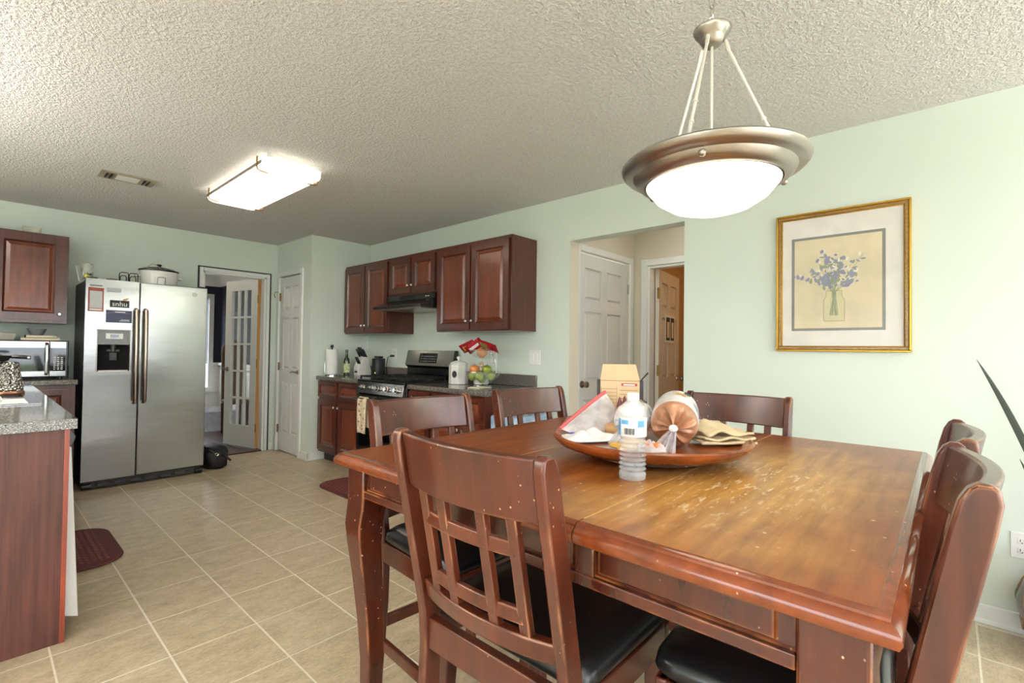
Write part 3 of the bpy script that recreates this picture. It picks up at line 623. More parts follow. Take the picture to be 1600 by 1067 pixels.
def plate(name, y0, y1, z0, z1, label, cat, kind):
    t = root(name, (W-.005, (y0+y1)/2, z0), label, cat)
    fr = frX(W); put('cover_plate', MB().fbox(fr, y0, y1, z0, z1, .0005, .006, .002), M_plw, t, bevel=.001)
    m, zc = (y0+y1)/2, (z0+z1)/2
    if kind == 'outlet':
        for s in (-1, 1):
            r = put('receptacle', MB().fbox(fr, m-.017, m+.017, zc+s*.021-.014, zc+s*.021+.014, .006, .0075, .003), M_plw, t, bevel=.002)
            for q in (-.006, .006): put('slot', MB().fbox(fr, m+q-.0012, m+q+.0012, zc+s*.021-.004, zc+s*.021+.007, .0075, .0079), M_dark, r)
            put('slot', MB().cyl(fr(m, zc+s*.021-.008, .0074), fr(m, zc+s*.021-.008, .0079), .0025, n=8), M_dark, r)
    else:
        for q in (-.023, .023): put('rocker', MB().fbox(fr, m+q-.016, m+q+.016, zc-.033, zc+.033, .006, .010, .002), M_plw, t, bevel=.001)
    return t
plate('light_switch', 2.505, 2.625, 1.10, 1.222, 'white double rocker light switch left of the hall opening', 'switch', 'switch')
plate('wall_outlet', -.275, -.20, .325, .44, 'white duplex outlet on the wall beside the vase', 'outlet', 'outlet')
plate('wall_outlet', 4.545, 4.625, 1.10, 1.215, 'white outlet with black plug, left of the stove', 'outlet', 'outlet')
plate('wall_outlet', 3.0, 3.08, 1.10, 1.215, 'white outlet behind the fruit stand', 'outlet', 'outlet')
t = root('power_cord', (3.05, 4.59, .914), 'black plug and cord running from the outlet to the speaker', 'cord')
put('plug', MB().box(W-.05, W-.006, 4.57, 4.60, 1.125, 1.15), M_black, t, bevel=.006)
put('cable', MB().tube([(W-.05, 4.59, 1.138), (W-.075, 4.60, 1.12), (W-.08, 4.62, 1.04), (W-.07, 4.63, .96), (W-.06, 4.63, .922), (3.02, 4.62, .919)], .004, 6), M_black, t)
# canisters
def canister(x, y, r, h, label):
    t = root('canister', (x, y, .914), label, 'canister', 'white lidded canisters by the stove')
    put('body', MB().lathe([(r*.96, 0), (r, .006), (r, h-.01), (r*.95, h), (0, h)], (x, y, .914), 8).xf(lambda p: p), M_porc, t, smooth=0, bevel=.004)
    put('lid', MB().lathe([(r*.9, h), (r*.92, h+.008), (r*.8, h+.022), (r*.4, h+.034), (.012, h+.037), (0, h+.037)], (x, y, .914), 24), M_porc, t)
    put('lid_knob', MB().lathe([(.01, h+.035), (.009, h+.045), (.017, h+.055), (.019, h+.064), (.012, h+.074), (0, h+.076)], (x, y, .914), 14), M_porc, t)
    e = MB(); d = Vector((-.92388, -.38268, 0)); s = d.cross(Vector((0, 0, 1)))
    c0 = Vector((x, y, .914+h*.52))+d*(r*.9239)
    e.prism([(math.cos(q)*r*.26, math.sin(q)*r*.36) for q in [2*PI*k/16 for k in range(16)]], lambda a, b, n: tuple(c0+s*a+Vector((0, 0, b))+d*n), -.001, .003)
    put('emblem', e, M_dark, t, label='dark oval emblem')
    return t
canister(2.87, 3.225, .086, .170, 'larger white ceramic canister with knob lid beside the stove')
canister(3.0, 3.07, .066, .125, 'smaller white ceramic canister half hidden by the fruit stand')
# two tier fruit stand
fx, fy = 2.84, 2.885
t = root('fruit_stand', (fx, fy, .914), 'two tier chrome fruit stand with glass bowls', 'fruit stand')
def bowlp(R, d, th=.003): 
    o_ = [(R*math.sin(a), -d*math.cos(a)) for a in [PI/2*k/8 for k in range(9)]]
    return o_+[(max(0, r-th), z+th*.6) for r, z in reversed(o_)]
M_clear = film('clear_bowl_plastic', (225, 232, 232), .10, .04, 4, .04, 0)
put('lower_bowl', MB().lathe(bowlp(.145, .10), (fx, fy, 1.035), 28), M_clear, t)
put('upper_bowl', MB().lathe(bowlp(.115, .075), (fx, fy, 1.215), 28), M_clear, t)
cxs = [(fx+.0, fy-.155*math.cos(a), 1.07+.15*math.sin(a)) for a in [-.95+2.0*k/16 for k in range(17)]]
put('hoop', MB().tube(cxs, .004), M_chrome, t)
for R, z in ((.146, 1.035), (.116, 1.215)): put('rim_wire', MB().tube([(fx+R*math.cos(a), fy+R*math.sin(a), z) for a in [2*PI*k/28 for k in range(28)]], .003, 6, True), M_chrome, t)
put('foot_ring', MB().tube([(fx+.07*math.cos(a), fy+.07*math.sin(a), .919) for a in [2*PI*k/20 for k in range(20)]], .0045, 6, True).lathe([(.02, 0), (.07, .004), (.02, .012), (0, .018)], (fx, fy, .916), 20), M_chrome, t)
M_app = plain('green_apple_skin', (140, 158, 40), .3, 0, .2, 14, coat=.3)
M_oni = plain('orange_onion_skin', (206, 128, 66), .35, 0, .15, 14, coat=.2)
M_stem = plain('brown_stem', (84, 60, 34), .7)
def fruit(name, c, r, mat, label, cat, grp):
    t = root(name, (c[0], c[1], c[2]-r), label, cat, grp)
    put('flesh', MB().lathe([(0, -r*.86), (r*.35, -r*.93), (r*.8, -r*.55), (r, 0), (r*.85, r*.55), (r*.4, r*.86), (r*.1, r*.74), (0, r*.70)], c, 16), mat, t, smooth=80)
    put('stem', MB().tube([(c[0], c[1], c[2]+r*.68), (c[0]+.003, c[1], c[2]+r*1.05)], .0022, 5), M_stem, t)
gl = 'green apple in the lower glass bowl of the fruit stand'
for dx, dy, dz in ((-.075, .045, -.035), (-.085, -.04, -.03), (.0, -.085, -.03), (.06, .06, -.03), (.075, -.02, -.025), (-.01, .0, -.055)): fruit('apple', (fx+dx, fy+dy, 1.035+dz), .040, M_app, gl, 'apple', 'green apples in the fruit stand')
fruit('apple', (fx-.03, fy-.075, 1.055), .042, M_app, 'green apple on top at the right of the lower bowl', 'apple', 'green apples in the fruit stand')
fruit('onion', (fx-.05, fy+.05, 1.052), .046, M_oni, 'orange onion heaped on the apples in the lower bowl', 'onion', None)
fruit('onion', (fx-.02, fy-.005, 1.196), .046, M_oni, 'pale onion alone in the upper glass bowl', 'onion', None)
M_chip = [plain('red_foil_wrapper', (168, 20, 36), .25, .3, .25, 20, coat=.4), plain('gold_print', (206, 170, 60), .35), plain('white_print', (232, 226, 226), .4)]
def pouch(name, c, w, h, th, ax, ay, mat, label, cat, grp, prints):
    ax = Vector(ax).normalized(); ay = Vector(ay); ay = (ay-ax*ay.dot(ax)).normalized(); az = ax.cross(ay)
    c = Vector(c)
    if az.dot(Vector((0, 0, HC+.6))-c) < 0: az = -az
    t = root(name, tuple(c-Vector((0, 0, th))), label, cat, grp)
    P = lambda u, v, s: tuple(c+ax*((u-.5)*w)+ay*((v-.5)*h)+az*(s*th*max(0, (1-abs(2*u-1)**3)*(1-abs(2*v-1)**2.5))+.002*math.sin(u*19)*math.sin(v*11)+s*.0006))
    put('foil', MB().grid(lambda u, v: P(u, v, 1), 12, 10).grid(lambda u, v: P(u, v, -1), 12, 10), mat, t, smooth=70)
    for (u0, u1, v0, v1, m) in prints: put('printed_patch', MB().grid(lambda u, v: tuple(Vector(P(u0+(u1-u0)*u, v0+(v1-v0)*v, 1))+az*.0012), 5, 4), m, t)
    return t
G = 'red snack bags on the fruit stand'
pouch('snack_bag', (fx-.045, fy+.135, 1.245), .15, .09, .018, (-.25, 1, -.42), (-.5, -.25, .75), M_chip[0], 'red foil snack bag with gold stripe, left on the upper bowl', 'snack bag', G, [(.45, .8, .3, .75, M_chip[1])])
pouch('snack_bag', (fx-.07, fy+.035, 1.25), .17, .08, .018, (-.2, 1, -.62), (-.6, .1, .7), M_chip[0], 'red foil snack bag with white lettering band, middle of the upper bowl', 'snack bag', G, [(.2, .8, .35, .65, M_chip[2])])
pouch('snack_bag', (fx-.045, fy-.10, 1.25), .19, .10, .02, (.15, -1, -.28), (-.6, -.1, .6), M_chip[0], 'red foil snack bag with olive and white print, right on the upper bowl', 'snack bag', G, [(.1, .55, .3, .85, plain('olive_print', (120, 110, 50), .4)), (.4, .85, .12, .3, M_chip[2])])
pouch('candy_wrapper', (fx-.03, fy-.015, 1.095), .06, .05, .008, (-.2, -1, .2), (-.3, .3, .8), plain('tan_wrapper', (206, 176, 130), .4), 'small tan wrapper standing among the fruit', 'wrapper', None, [(.2, .8, .3, .6, M_chip[2])])
t = root('paper_pile', (2.72, 2.78, .914), 'small flat pile of papers on counter by the fruit stand', 'papers')
for k in range(3): put('sheet', MB().box(2.64, 2.76, 2.72-.01*k, 2.86-.015*k, .9145+k*.003, .917+k*.003), [M_pap2, M_paper, M_pap2][k], t)
# ------------------------------------------------------------------ refrigerator
fx0, fx1, fyf = .605, 1.497, 5.33
t = root('refrigerator', ((fx0+fx1)/2, 5.66, 0), 'stainless side-by-side refrigerator with water dispenser and magnets', 'refrigerator')
put('cabinet', MB().box(fx0+.004, fx1-.004, fyf+.055, FAR-.03, .03, 1.765), M_darkside, t, bevel=.004)
seam = .968
dl = put('freezer_door', MB().box(fx0, .683, fyf, fyf+.05, .075, 1.777).box(.913, seam-.004, fyf, fyf+.05, .075, 1.777).box(.683, .913, fyf, fyf+.05, .075, .985).box(.683, .913, fyf, fyf+.05, 1.352, 1.777), M_steel, t)
dr = put('fridge_door', MB().box(seam+.004, fx1, fyf, fyf+.05, .075, 1.777), M_steel, t, bevel=.006)
put('door_gasket', MB().box(fx0+.01, fx1-.01, fyf+.05, fyf+.056, .08, 1.77).box(seam-.004, seam+.004, fyf+.02, fyf+.05, .08, 1.77), M_black, t)
for par, xh in ((dl, .944), (dr, 1.012)):
    put('handle', MB().tube([(xh, fyf-.002, .715), (xh, fyf-.045, .725), (xh, fyf-.055, .78), (xh, fyf-.058, 1.12), (xh, fyf-.055, 1.46), (xh, fyf-.045, 1.525), (xh, fyf-.002, 1.535)], .0145, 12), steel_mat('handle_steel', (186, 170, 156), .25), par)
fr = frY(fyf)
gp = granite('grey_dispenser_panel', (112, 112, 112), ((70, 70, 72), (170, 170, 170), (140, 140, 140)), .3, 400)
ds = put('dispenser', MB().fbox(fr, .683, .690, .985, 1.352, -.045, .008).fbox(fr, .906, .913, .985, 1.352, -.045, .008).fbox(fr, .683, .913, 1.345, 1.352, -.045, .008).fbox(fr, .683, .913, .985, .995, -.045, .014), M_nickel, t, bevel=.002)
put('dispenser_panel', MB().fbox(fr, .690, .906, 1.222, 1.345, -.04, .006), gp, ds, bevel=.002)
put('dispenser_screen', MB().fbox(fr, .742, .858, 1.272, 1.318, .006, .008), M_plw, ds); 
put('dispenser_display', MB().fbox(fr, .772, .828, 1.282, 1.308, .008, .009), M_dglass, ds)
put('dispenser_well', MB().fbox(fr, .690, .906, .995, 1.222, -.045, -.042), plain('dark_well', (22, 21, 21), .8, spec=.15), ds)
put('dispenser_paddle', MB().fbox(fr, .765, .83, 1.08, 1.16, -.042, -.02, .008).cyl(fr(.797, 1.16, -.02), fr(.797, 1.222, -.02), .02).fbox(fr, .745, .85, 1.155, 1.19, -.042, -.012, .01), M_darkside, ds)
put('drip_tray', MB().fbox(fr, .70, .896, .995, 1.002, -.042, .0), M_nickel, ds)
put('badge', MB().cyl(fr(1.388, 1.706, 0), fr(1.388, 1.706, .004), .019, n=24), M_nickel, dr); 
put('badge_ring', MB().tube([fr(1.388+.012*math.cos(a), 1.706+.012*math.sin(a), .0045) for a in [2*PI*k/20 for k in range(20)]], .0015, 5, True).tube([fr(1.381, 1.702, .0045), fr(1.386, 1.711, .0045), fr(1.39, 1.701, .0045), fr(1.396, 1.71, .0045)], .0012, 5), M_plw, dr)
put('base_grille', MB().box(fx0+.01, fx1-.01, fyf+.02, fyf+.05, .005, .072), M_black, t, bevel=.004)
for k in range(6): put('grille_slot', MB().box(.72+k*.11, .80+k*.11, fyf+.015, fyf+.0205, .025, .045), M_darkside, t)
for x in (fx0+.04, fx1-.04): put('roller_cover', MB().cyl((x-.03, fyf+.03, .03), (x+.03, fyf+.03, .03), .028, n=14), M_black, t)
for x in (fx0+.03, fx1-.05): put('hinge_cap', MB().box(x-.02, x+.05, fyf+.02, fyf+.11, 1.777, 1.79), M_black, t, bevel=.004)
# magnets on the freezer door
fm = frY(fyf-.0005)
def flat(name, u0, u1, v0, v1, mat, label, cat='magnet', th=.002): 
    t = root(name, ((u0+u1)/2, fyf, v0), label, cat); put('sheet', MB().fbox(fm, u0, u1, v0, v1, 0, th), mat, t); return t
t = flat('notepad_magnet', .622, .722, 1.50, 1.70, plain('red_brown_pad', (150, 70, 56), .6), 'red bordered notepad magnet at top left of freezer door', 'notepad', .005)
put('page', MB().fbox(fm, .631, .713, 1.527, 1.672, .005, .006), plain('grey_page', (196, 196, 198), .7), t); put('fold', MB().fbox(fm, .631, .713, 1.509, 1.522, .005, .0058), M_paper, t)
flat('label_strip', .632, .712, 1.712, 1.724, plain('grey_strip', (120, 120, 118), .5), 'thin grey label strip above the notepad', 'label')
flat('card_magnet', .742, .838, 1.672, 1.708, plain('silver_card', (176, 174, 182), .4), 'small silver grey card magnet above the lettered magnet', 'magnet')
t = flat('business_card_magnet', .740, .916, 1.412, 1.518, plain('slate_blue_card', (70, 74, 104), .5), 'slate blue card magnet above the water dispenser', 'magnet')
put('arc', MB().tube([fm(.745+.166*k/10, 1.488+.012*math.sin(PI*k/10), .003) for k in range(11)], .0014, 5), M_goldb, t)
put('lines', MB().fbox(fm, .80, .87, 1.497, 1.506, .002, .003).fbox(fm, .83, .90, 1.425, 1.429, .002, .003).fbox(fm, .84, .90, 1.435, 1.439, .002, .003), M_plw, t)
t = flat('lettered_magnet', .764, .896, 1.544, 1.604, M_dark, 'dark magnet lettered snhu with a gold leaf', 'magnet')
put('letters', text_mesh('snhu', .056, fm, .830, 1.555, .0035), M_plw, t, smooth=0)
put('leaf', MB().prism([(.845, 1.606), (.86, 1.605), (.88, 1.61), (.894, 1.631), (.878, 1.624), (.86, 1.623)], lambda a, b, n: fm(a, b, n), 0, .003), plain('gold_leaf_print', (196, 150, 84), .5), t)
# things on top of the refrigerator
zt = 1.766
t = root('slow_cooker', (1.165, 5.62, zt), 'white oval slow cooker with black rimmed lid on the refrigerator', 'slow cooker')
cc = (1.165, 5.62, zt)
put('pot', MB().lathe([(.85, 0), (.93, .01), (1, .12), (1.0, .155), (.96, .157), (0, .157)], cc, 32).xf(lambda p: (cc[0]+(p[0]-cc[0])*.152, cc[1]+(p[1]-cc[1])*.115, p[2])), M_porc, t)
put('lid_rim', MB().lathe([(1.02, .157), (1.05, .16), (1.05, .168), (1.0, .172), (0, .174)], cc, 32).xf(lambda p: (cc[0]+(p[0]-cc[0])*.155, cc[1]+(p[1]-cc[1])*.118, p[2])), M_black, t)
put('lid', MB().lathe([(.98, .172), (.8, .188), (.4, .2), (0, .203)], cc, 32).xf(lambda p: (cc[0]+(p[0]-cc[0])*.15, cc[1]+(p[1]-cc[1])*.113, p[2])), plain('smoky_lid', (92, 94, 92), .1, 0, .1, coat=.4), t)
put('lid_knob', MB().lathe([(.012, .2), (.012, .212), (.024, .218), (.02, .228), (0, .23)], cc, 14), M_black, t)
put('wire_bail', MB().tube([(1.05+.15*k/10, 5.52, zt+.175+.04*math.sin(PI*min(1, k/7))) for k in range(11)], .003, 6), M_nickel, t)
for s in (-1, 1): put('side_handle', MB().box(1.165+s*.165-.02, 1.165+s*.165+.02, 5.58, 5.66, zt+.095, zt+.11), M_porc, t, bevel=.005)
put('front_loop', MB().tube([(1.13, 5.503, zt+.03), (1.13, 5.494, zt+.085), (1.135, 5.492, zt+.092), (1.185, 5.492, zt+.092), (1.19, 5.494, zt+.085), (1.19, 5.503, zt+.03)], .0035, 6), M_nickel, t)
t = root('glass_jar', (.635, 5.5, zt), 'tall clear glass tumbler with yellow flower print on the refrigerator', 'jar')
put('glass', MB().lathe([(.034, 0), (.036, .004), (.036, .15), (.034, .15), (.033, .01), (0, .01)], (.635, 5.5, zt), 24), film('tumbler_glass', (214, 218, 206), .38, .05, 6), t)
put('rim', MB().tube([(.635+.035*math.cos(a), 5.5+.035*math.sin(a), zt+.15) for a in [2*PI*k/20 for k in range(20)]], .0025, 5, True), M_nickel, t)
for k, (a, z, r, m) in enumerate([(-1.9, .04, .014, plain('yellow_print', (226, 200, 50), .4)), (-1.5, .03, .012, MATS['yellow_print']), (-2.2, .02, .011, plain('green_print', (90, 130, 60), .4)), (-1.2, .055, .009, M_dark), (-1.7, .06, .01, MATS['green_print'])]):
    c0 = Vector((.635+.0365*math.cos(a), 5.5+.0365*math.sin(a), zt+z)); put('flower_print', ellip(c0, r, .002+r*.3, r, 10, 6), m, t)
put('leaning_card', MB().add([(.585, 5.55, zt), (.625, 5.60, zt), (.60, 5.60, zt+.14), (.56, 5.55, zt+.13), (.588, 5.547, zt), (.628, 5.597, zt), (.603, 5.597, zt+.14), (.563, 5.547, zt+.13)], [(0, 1, 2, 3), (7, 6, 5, 4), (0, 4, 5, 1), (1, 5, 6, 2), (2, 6, 7, 3), (3, 7, 4, 0)]), M_paper, label='white card leaning behind the glass tumbler', cat='card')
put('small_bowl', MB().lathe([(.025, 0), (.028, .004), (.045, .032), (.042, .032), (.024, .008), (0, .008)], (.795, 5.48, zt+.0), 20), plain('brown_clay', (112, 62, 46), .5), label='small brown clay bowl on the refrigerator', cat='bowl')
for k, (x, y) in enumerate([(.875, 5.46), (.945, 5.47)]):
    t = root('wire_stand', (x, y, zt), ['left black wire stand beside the brown bowl', 'right black wire stand beside the slow cooker'][k], 'wire stand', 'wire stands on the refrigerator')
    for dy, hh, w in ((0, .10, .032), (.03, .075, .022)): put('wire_loop', MB().tube([(x-w, y+dy, zt), (x-w, y+dy, zt+hh-.015), (x-w+.012, y+dy, zt+hh), (x+w-.006, y+dy, zt+hh), (x+w, y+dy, zt+hh-.015), (x+w, y+dy, zt)], .0038, 6), M_blackm, t)
    put('foot', MB().box(x-.035, x+.035, y-.006, y+.036, zt-.0005, zt+.004), M_blackm, t)
# ------------------------------------------------------------------ left cabinet run
YL = 5.67
t = root('wall_cabinet', (.1, 5.83, 1.40), 'large cherry wall cabinet at the left edge above the microwave', 'cabinet')
put('body', MB().box(-.40, .528, YL, FAR-.002, 1.395, 2.15), M_cherry, t, bevel=.002)
cdoor(t, frY(YL), .075, .505, 1.42, 2.13, .0005, (.475, 1.475), rail=.06); cdoor(t, frY(YL), -.375, .055, 1.42, 2.13, .0005, (-.345, 1.475), rail=.06)
t = root('glass_dish', (.30, 5.8, 2.15), 'square clear glass dish on top of the left wall cabinet', 'dish')
M_gdish = film('dish_glass', (214, 216, 200), .45, .05, 6)
put('dish', MB().fbox(lambda u, v, n: (.30+u, 5.78+v, 2.151+n), -.05, .05, -.05, .05, 0, .006).fbox(frY(5.73, .30, z0=2.151), -.055, .055, 0, .05, -.004, 0).fbox(frY(5.83, .30, z0=2.151), -.055, .055, 0, .05, -.004, 0).box(.245, .25, 5.73, 5.83, 2.151, 2.205).box(.35, .355, 5.73, 5.83, 2.151, 2.205), M_gdish, t)
YC = 5.40
t = root('base_cabinet', (.3, 5.7, 0), 'cherry base cabinet between peninsula and refrigerator', 'cabinet')
put('body', MB().box(.24, .566, YC, FAR-.005, .10, .884), M_cherry, t); put('toe_kick', MB().box(.24, .566, YC+.07, FAR-.01, 0, .1), M_blackm, t)
cdoor(t, frY(YC), .30, .525, .13, .85, .0005, None, rail=.045)
ZL = .928
put('countertop', MB().box(-.40, .578, 5.365, FAR-.002, ZL-.042, ZL), M_gran, label='dark speckled countertop under the microwave', cat='countertop', bevel=.006)
put('backsplash', MB().box(-.40, .578, FAR-.02, FAR-.001, ZL+.001, ZL+.1), M_gran, label='dark speckled backsplash behind the microwave', cat='backsplash')
# microwave
t = root('microwave', (.26, 5.75, ZL), 'stainless countertop microwave with black door and handle', 'microwave')
my, mz0, mz1 = 5.56, ZL+.022, 1.243
put('case', MB().box(.01, .535, my+.02, 5.93, mz0-.006, mz1+.006), M_black, t, bevel=.006)
fr = frY(my+.02)
dm = put('door', MB().fbox(fr, .012, .415, mz0, mz1, 0, .02), M_steel, t, bevel=.003)
put('window', MB().fbox(fr, .012, .412, mz0+.045, mz1-.055, .02, .022), M_dglass, dm)
put('handle', MB().tube([(.398, my-.002, mz0+.02), (.398, my-.03, mz0+.035), (.398, my-.036, (mz0+mz1)/2), (.398, my-.03, mz1-.035), (.398, my-.002, mz1-.02)], .012, 10), M_chrome, dm)
cp = put('control_panel', MB().fbox(fr, .417, .520, mz0, mz1, 0, .02), M_steel, t, bevel=.003)
put('keypad', MB().fbox(fr, .419, .516, mz0+.045, mz1-.055, .02, .022), M_dglass, cp)
mb = MB()
for i in range(3):
    for j in range(7): mb.fbox(fr, .441+i*.022, .455+i*.022, mz0+.058+j*.016, mz0+.065+j*.016, .022, .0226)
put('key_print', mb, M_plw, cp)
for x in (.05, .49):
    for y in (5.62, 5.88): put('foot', MB().cyl((x, y, ZL+.0005), (x, y, mz0-.005), .014, n=12), M_black, t)
zm = mz1+.007
put('baking_pan', MB().lathe([(.9, 0), (1, .055), (1.02, .057), (.98, .057), (.88, .006), (0, .006)], (.10, 5.72, zm), 4).xf(lambda p: (.10+((p[0]-.10)*math.cos(PI/4)-(p[1]-5.72)*math.sin(PI/4))*.17, 5.72+((p[0]-.10)*math.sin(PI/4)+(p[1]-5.72)*math.cos(PI/4))*.12, p[2])), M_nickel, label='grey metal baking pan on the microwave', cat='pan', smooth=0)
for k, (z0, th, x0, x1, col, lab) in enumerate([(0, .02, .245, .485, (206, 178, 150), 'tan book at the bottom of the stack on the microwave'), (.0205, .024, .275, .465, (64, 58, 54), 'dark covered book on top of the stack on the microwave')]):
    t = root('book', ((x0+x1)/2, 5.7, zm+z0), lab, 'book', 'books on the microwave')
    put('pages', MB().box(x0+.004, x1-.004, 5.623, 5.777, zm+z0+.003, zm+z0+th-.003), M_pap2, t)
    put('cover', MB().box(x0, x1, 5.62, 5.78, zm+z0, zm+z0+.003).box(x0, x1, 5.62, 5.78, zm+z0+th-.003, zm+z0+th).box(x0, x0+.003, 5.62, 5.78, zm+z0+.003, zm+z0+th-.003), plain('book_cover_%d' % k, col, .5), t)
put('grey_bowl', MB().lathe([(.035, 0), (.04, .003), (.062, .05), (.066, .053), (.06, .051), (.036, .008), (0, .008)], (.345, 5.7, zm+.045), 24), plain('grey_plastic', (138, 138, 140), .4), label='small grey bowl on the books', cat='bowl')
# peninsula
py0, px1, pz = 2.675, .29, .914
t = root('peninsula_cabinet', (-.03, 4.0, 0), 'cherry peninsula cabinet with brown wood end panel', 'cabinet')
put('body', MB().box(-.33, .245, 3.36, 5.36, .0, .725).box(.226, .245, 3.36, 5.36, .725, .8735).box(-.33, -.29, 3.36, 5.36, .725, .8735).box(-.29, .226, 4.33, 5.36, .725, .8735), M_cherry, t)
put('side_body', MB().box(-.33, .22, py0+.045, 3.36, 0, .873) if 0 else MB().box(-.33, -.30, py0+.045, 3.36, 0, .873), M_cherry, t)
put('end_panel', MB().box(-.35, .253, py0+.025, py0+.043, 0, .873), M_penend, t, label='brown wood grain end panel')
put('face_strip', MB().box(.2535, .270, py0+.022, py0+.07, 0, .873), wood('orange_cherry_edge', (120, 44, 22), (168, 74, 40)), t, label='orange red edge strip')
fr = lambda u, v, n: (.245+n, u, v)
for a, b in ((3.40, 3.86), (3.88, 4.34), (4.36, 4.82)): cdoor(t, fr, a, b, .12, .84, .0005, (b-.03, .78))
M_pc = M_gran2
sx0, sx1, sy0, sy1 = -.26, .218, 3.44, 4.30
ct = put('countertop', MB().box(-.40, px1, py0, sy0, pz-.04, pz).box(-.40, px1, sy1, 5.36, pz-.04, pz).box(-.40, sx0, sy0, sy1, pz-.04, pz).box(sx1, px1, sy0, sy1, pz-.04, pz), M_pc, label='pale grey speckled peninsula countertop with sink cutout', cat='countertop', smooth=0)
t = root('kitchen_sink', (-.02, 3.87, pz-.18), 'stainless double bowl sink set in the peninsula', 'sink')
mb = MB().box(sx0-.015, sx1+.015, sy0-.015, sy0+.03, pz+.001, pz+.006).box(sx0-.015, sx1+.015, sy1-.03, sy1+.015, pz+.001, pz+.006).box(sx0-.015, sx0+.03, sy0+.03, sy1-.03, pz+.001, pz+.006).box(sx1-.03, sx1+.015, sy0+.03, sy1-.03, pz+.001, pz+.006).box(sx0+.03, sx1-.03, 3.85, 3.89, pz+.001, pz+.006)
put('rim', mb, M_chrome, t, bevel=.002)
for a, b in ((sy0+.03, 3.85), (3.89, sy1-.03)):
    x0, x1, z0, z1 = sx0+.03, sx1-.03, pz-.17, pz+.001
    put('bowl', MB().add([(x0, a, z1), (x1, a, z1), (x1, b, z1), (x0, b, z1), (x0+.03, a+.03, z0), (x1-.03, a+.03, z0), (x1-.03, b-.03, z0), (x0+.03, b-.03, z0)], [(0, 1, 5, 4), (1, 2, 6, 5), (2, 3, 7, 6), (3, 0, 4, 7), (4, 5, 6, 7)]), M_chrome, t, smooth=0)
# drying board, textured vase and pan on the sink
put('cutting_board', MB().box(-.15, .10, 3.62, 3.80, pz+.007, pz+.022), M_plw, label='white cutting board lying across the sink', cat='board', bevel=.003)
def hammered():
    m, nt, b = new_mat('hammered_silver'); v = coords(nt)
    vn = nd(nt, 'ShaderNodeTexVoronoi', Scale=70.0); nt.links.new(v, vn.inputs['Vector'])
    b.inputs['Base Color'].default_value = s2l((206, 202, 196)); b.inputs['Metallic'].default_value = 1; b.inputs['Roughness'].default_value = .22
    bump(nt, b, vn.outputs['Distance'], 1.0, .02); return m
t = root('hammered_canister', (.125, 4.19, pz+.007), 'hammered silver tapering canister at left by the sink', 'canister')
put('body', MB().lathe([(.078, .016), (.08, .02), (.056, .185), (.05, .19), (0, .19)], (.125, 4.19, pz+.007), 32), hammered(), t)
put('base', MB().lathe([(.084, 0), (.086, .006), (.08, .016), (0, .016)], (.125, 4.19, pz+.007), 32), plain('copper_trim', (176, 128, 100), .3, .8), t)
t = root('frying_pan', (.0, 4.19, pz+.199), 'black frying pan resting on the hammered canister', 'pan')
put('pan', MB().lathe([(.085, 0), (.095, .004), (.11, .035), (.107, .035), (.088, .008), (0, .008)], (.04, 4.19, pz+.199), 28), M_blackm, t)
put('handle', MB().tube([(.135, 4.17, pz+.225), (.16, 4.16, pz+.228), (.20, 4.15, pz+.225), (.228, 4.145, pz+.222)], [.008, .011, .012, .010], 8), M_black, t)
put('handle_eyelet', MB().cyl((.218, 4.134, pz+.223), (.218, 4.1335, pz+.223), .006, n=10), M_plw, t)
# dishwasher on the aisle side of the peninsula
t = root('dishwasher', (.0, 3.05, 0), 'white dishwasher with black control top, door ajar beside the end panel', 'dishwasher')
put('tub', MB().box(-.28, .24, 2.755, 3.35, .08, .865), M_plw, t)
dd = put('door', MB().add([(.265, 2.752, .085), (.318, 2.752, .065), (.282, 2.752, .79), (.25, 2.752, .79)]+[(.265, 3.345, .085), (.318, 3.345, .065), (.282, 3.345, .79), (.25, 3.345, .79)], [(0, 1, 2, 3), (7, 6, 5, 4), (0, 4, 5, 1), (1, 5, 6, 2), (2, 6, 7, 3), (3, 7, 4, 0)]), M_plw, t, bevel=.004)
put('control_strip', MB().prism([(.25, .791), (.284, .791), (.296, .83), (.278, .868), (.25, .868)], lambda a, b, y: (a, y, b), 2.75, 3.347), M_black, dd, bevel=.003)
# ------------------------------------------------------------------ mats, bag, bin
def mat_obj(name, x0, x1, y0, y1, r, label, sides):
    def rr(x0, x1, y0, y1, r):
        P = []
        for cx, cy, a0 in ((x1-r, y1-r, 0), (x0+(r if sides else .01), y1-(r if sides else .01), PI/2), (x0+(r if sides else .01), y0+(r if sides else .01), PI), (x1-r, y0+r, 3*PI/2)):
            q = r if (a0 in (0, 3*PI/2) or sides) else .01
            P += [(cx+q*math.cos(a0+PI/2*k/6), cy+q*math.sin(a0+PI/2*k/6)) for k in range(7)]
        return P
    t = root(name, ((x0+x1)/2, (y0+y1)/2, 0), label, 'mat')
    put('border', MB().prism(rr(x0, x1, y0, y1, r), lambda a, b, z: (a, b, z), .0015, .012), M_mat, t, bevel=.006)
    mb = MB()
    n = int((x1-x0-.1)/.028); m = int((y1-y0-.1)/.05)
    for i in range(n):
        for j in range(m):
            x, y = x0+.05+i*.028, y0+.05+j*.05+(.025 if i % 2 else 0)
            if (x > x1-r*.6 and (y < y0+r*.6 or y > y1-r*.6)): continue
            mb.fbox(lambda u, v, k: (x+u, y+v, .0115+k), 0, .022, 0, .042, 0, .003, .005)
    o = put('woven_relief', mb, plain('maroon_relief', (112, 50, 48), .5), t, smooth=0); o['kind'] = 'stuff'
mat_obj('floor_mat', .27, .612, 3.46, 4.22, .16, 'maroon cushioned floor mat in front of the sink', False)
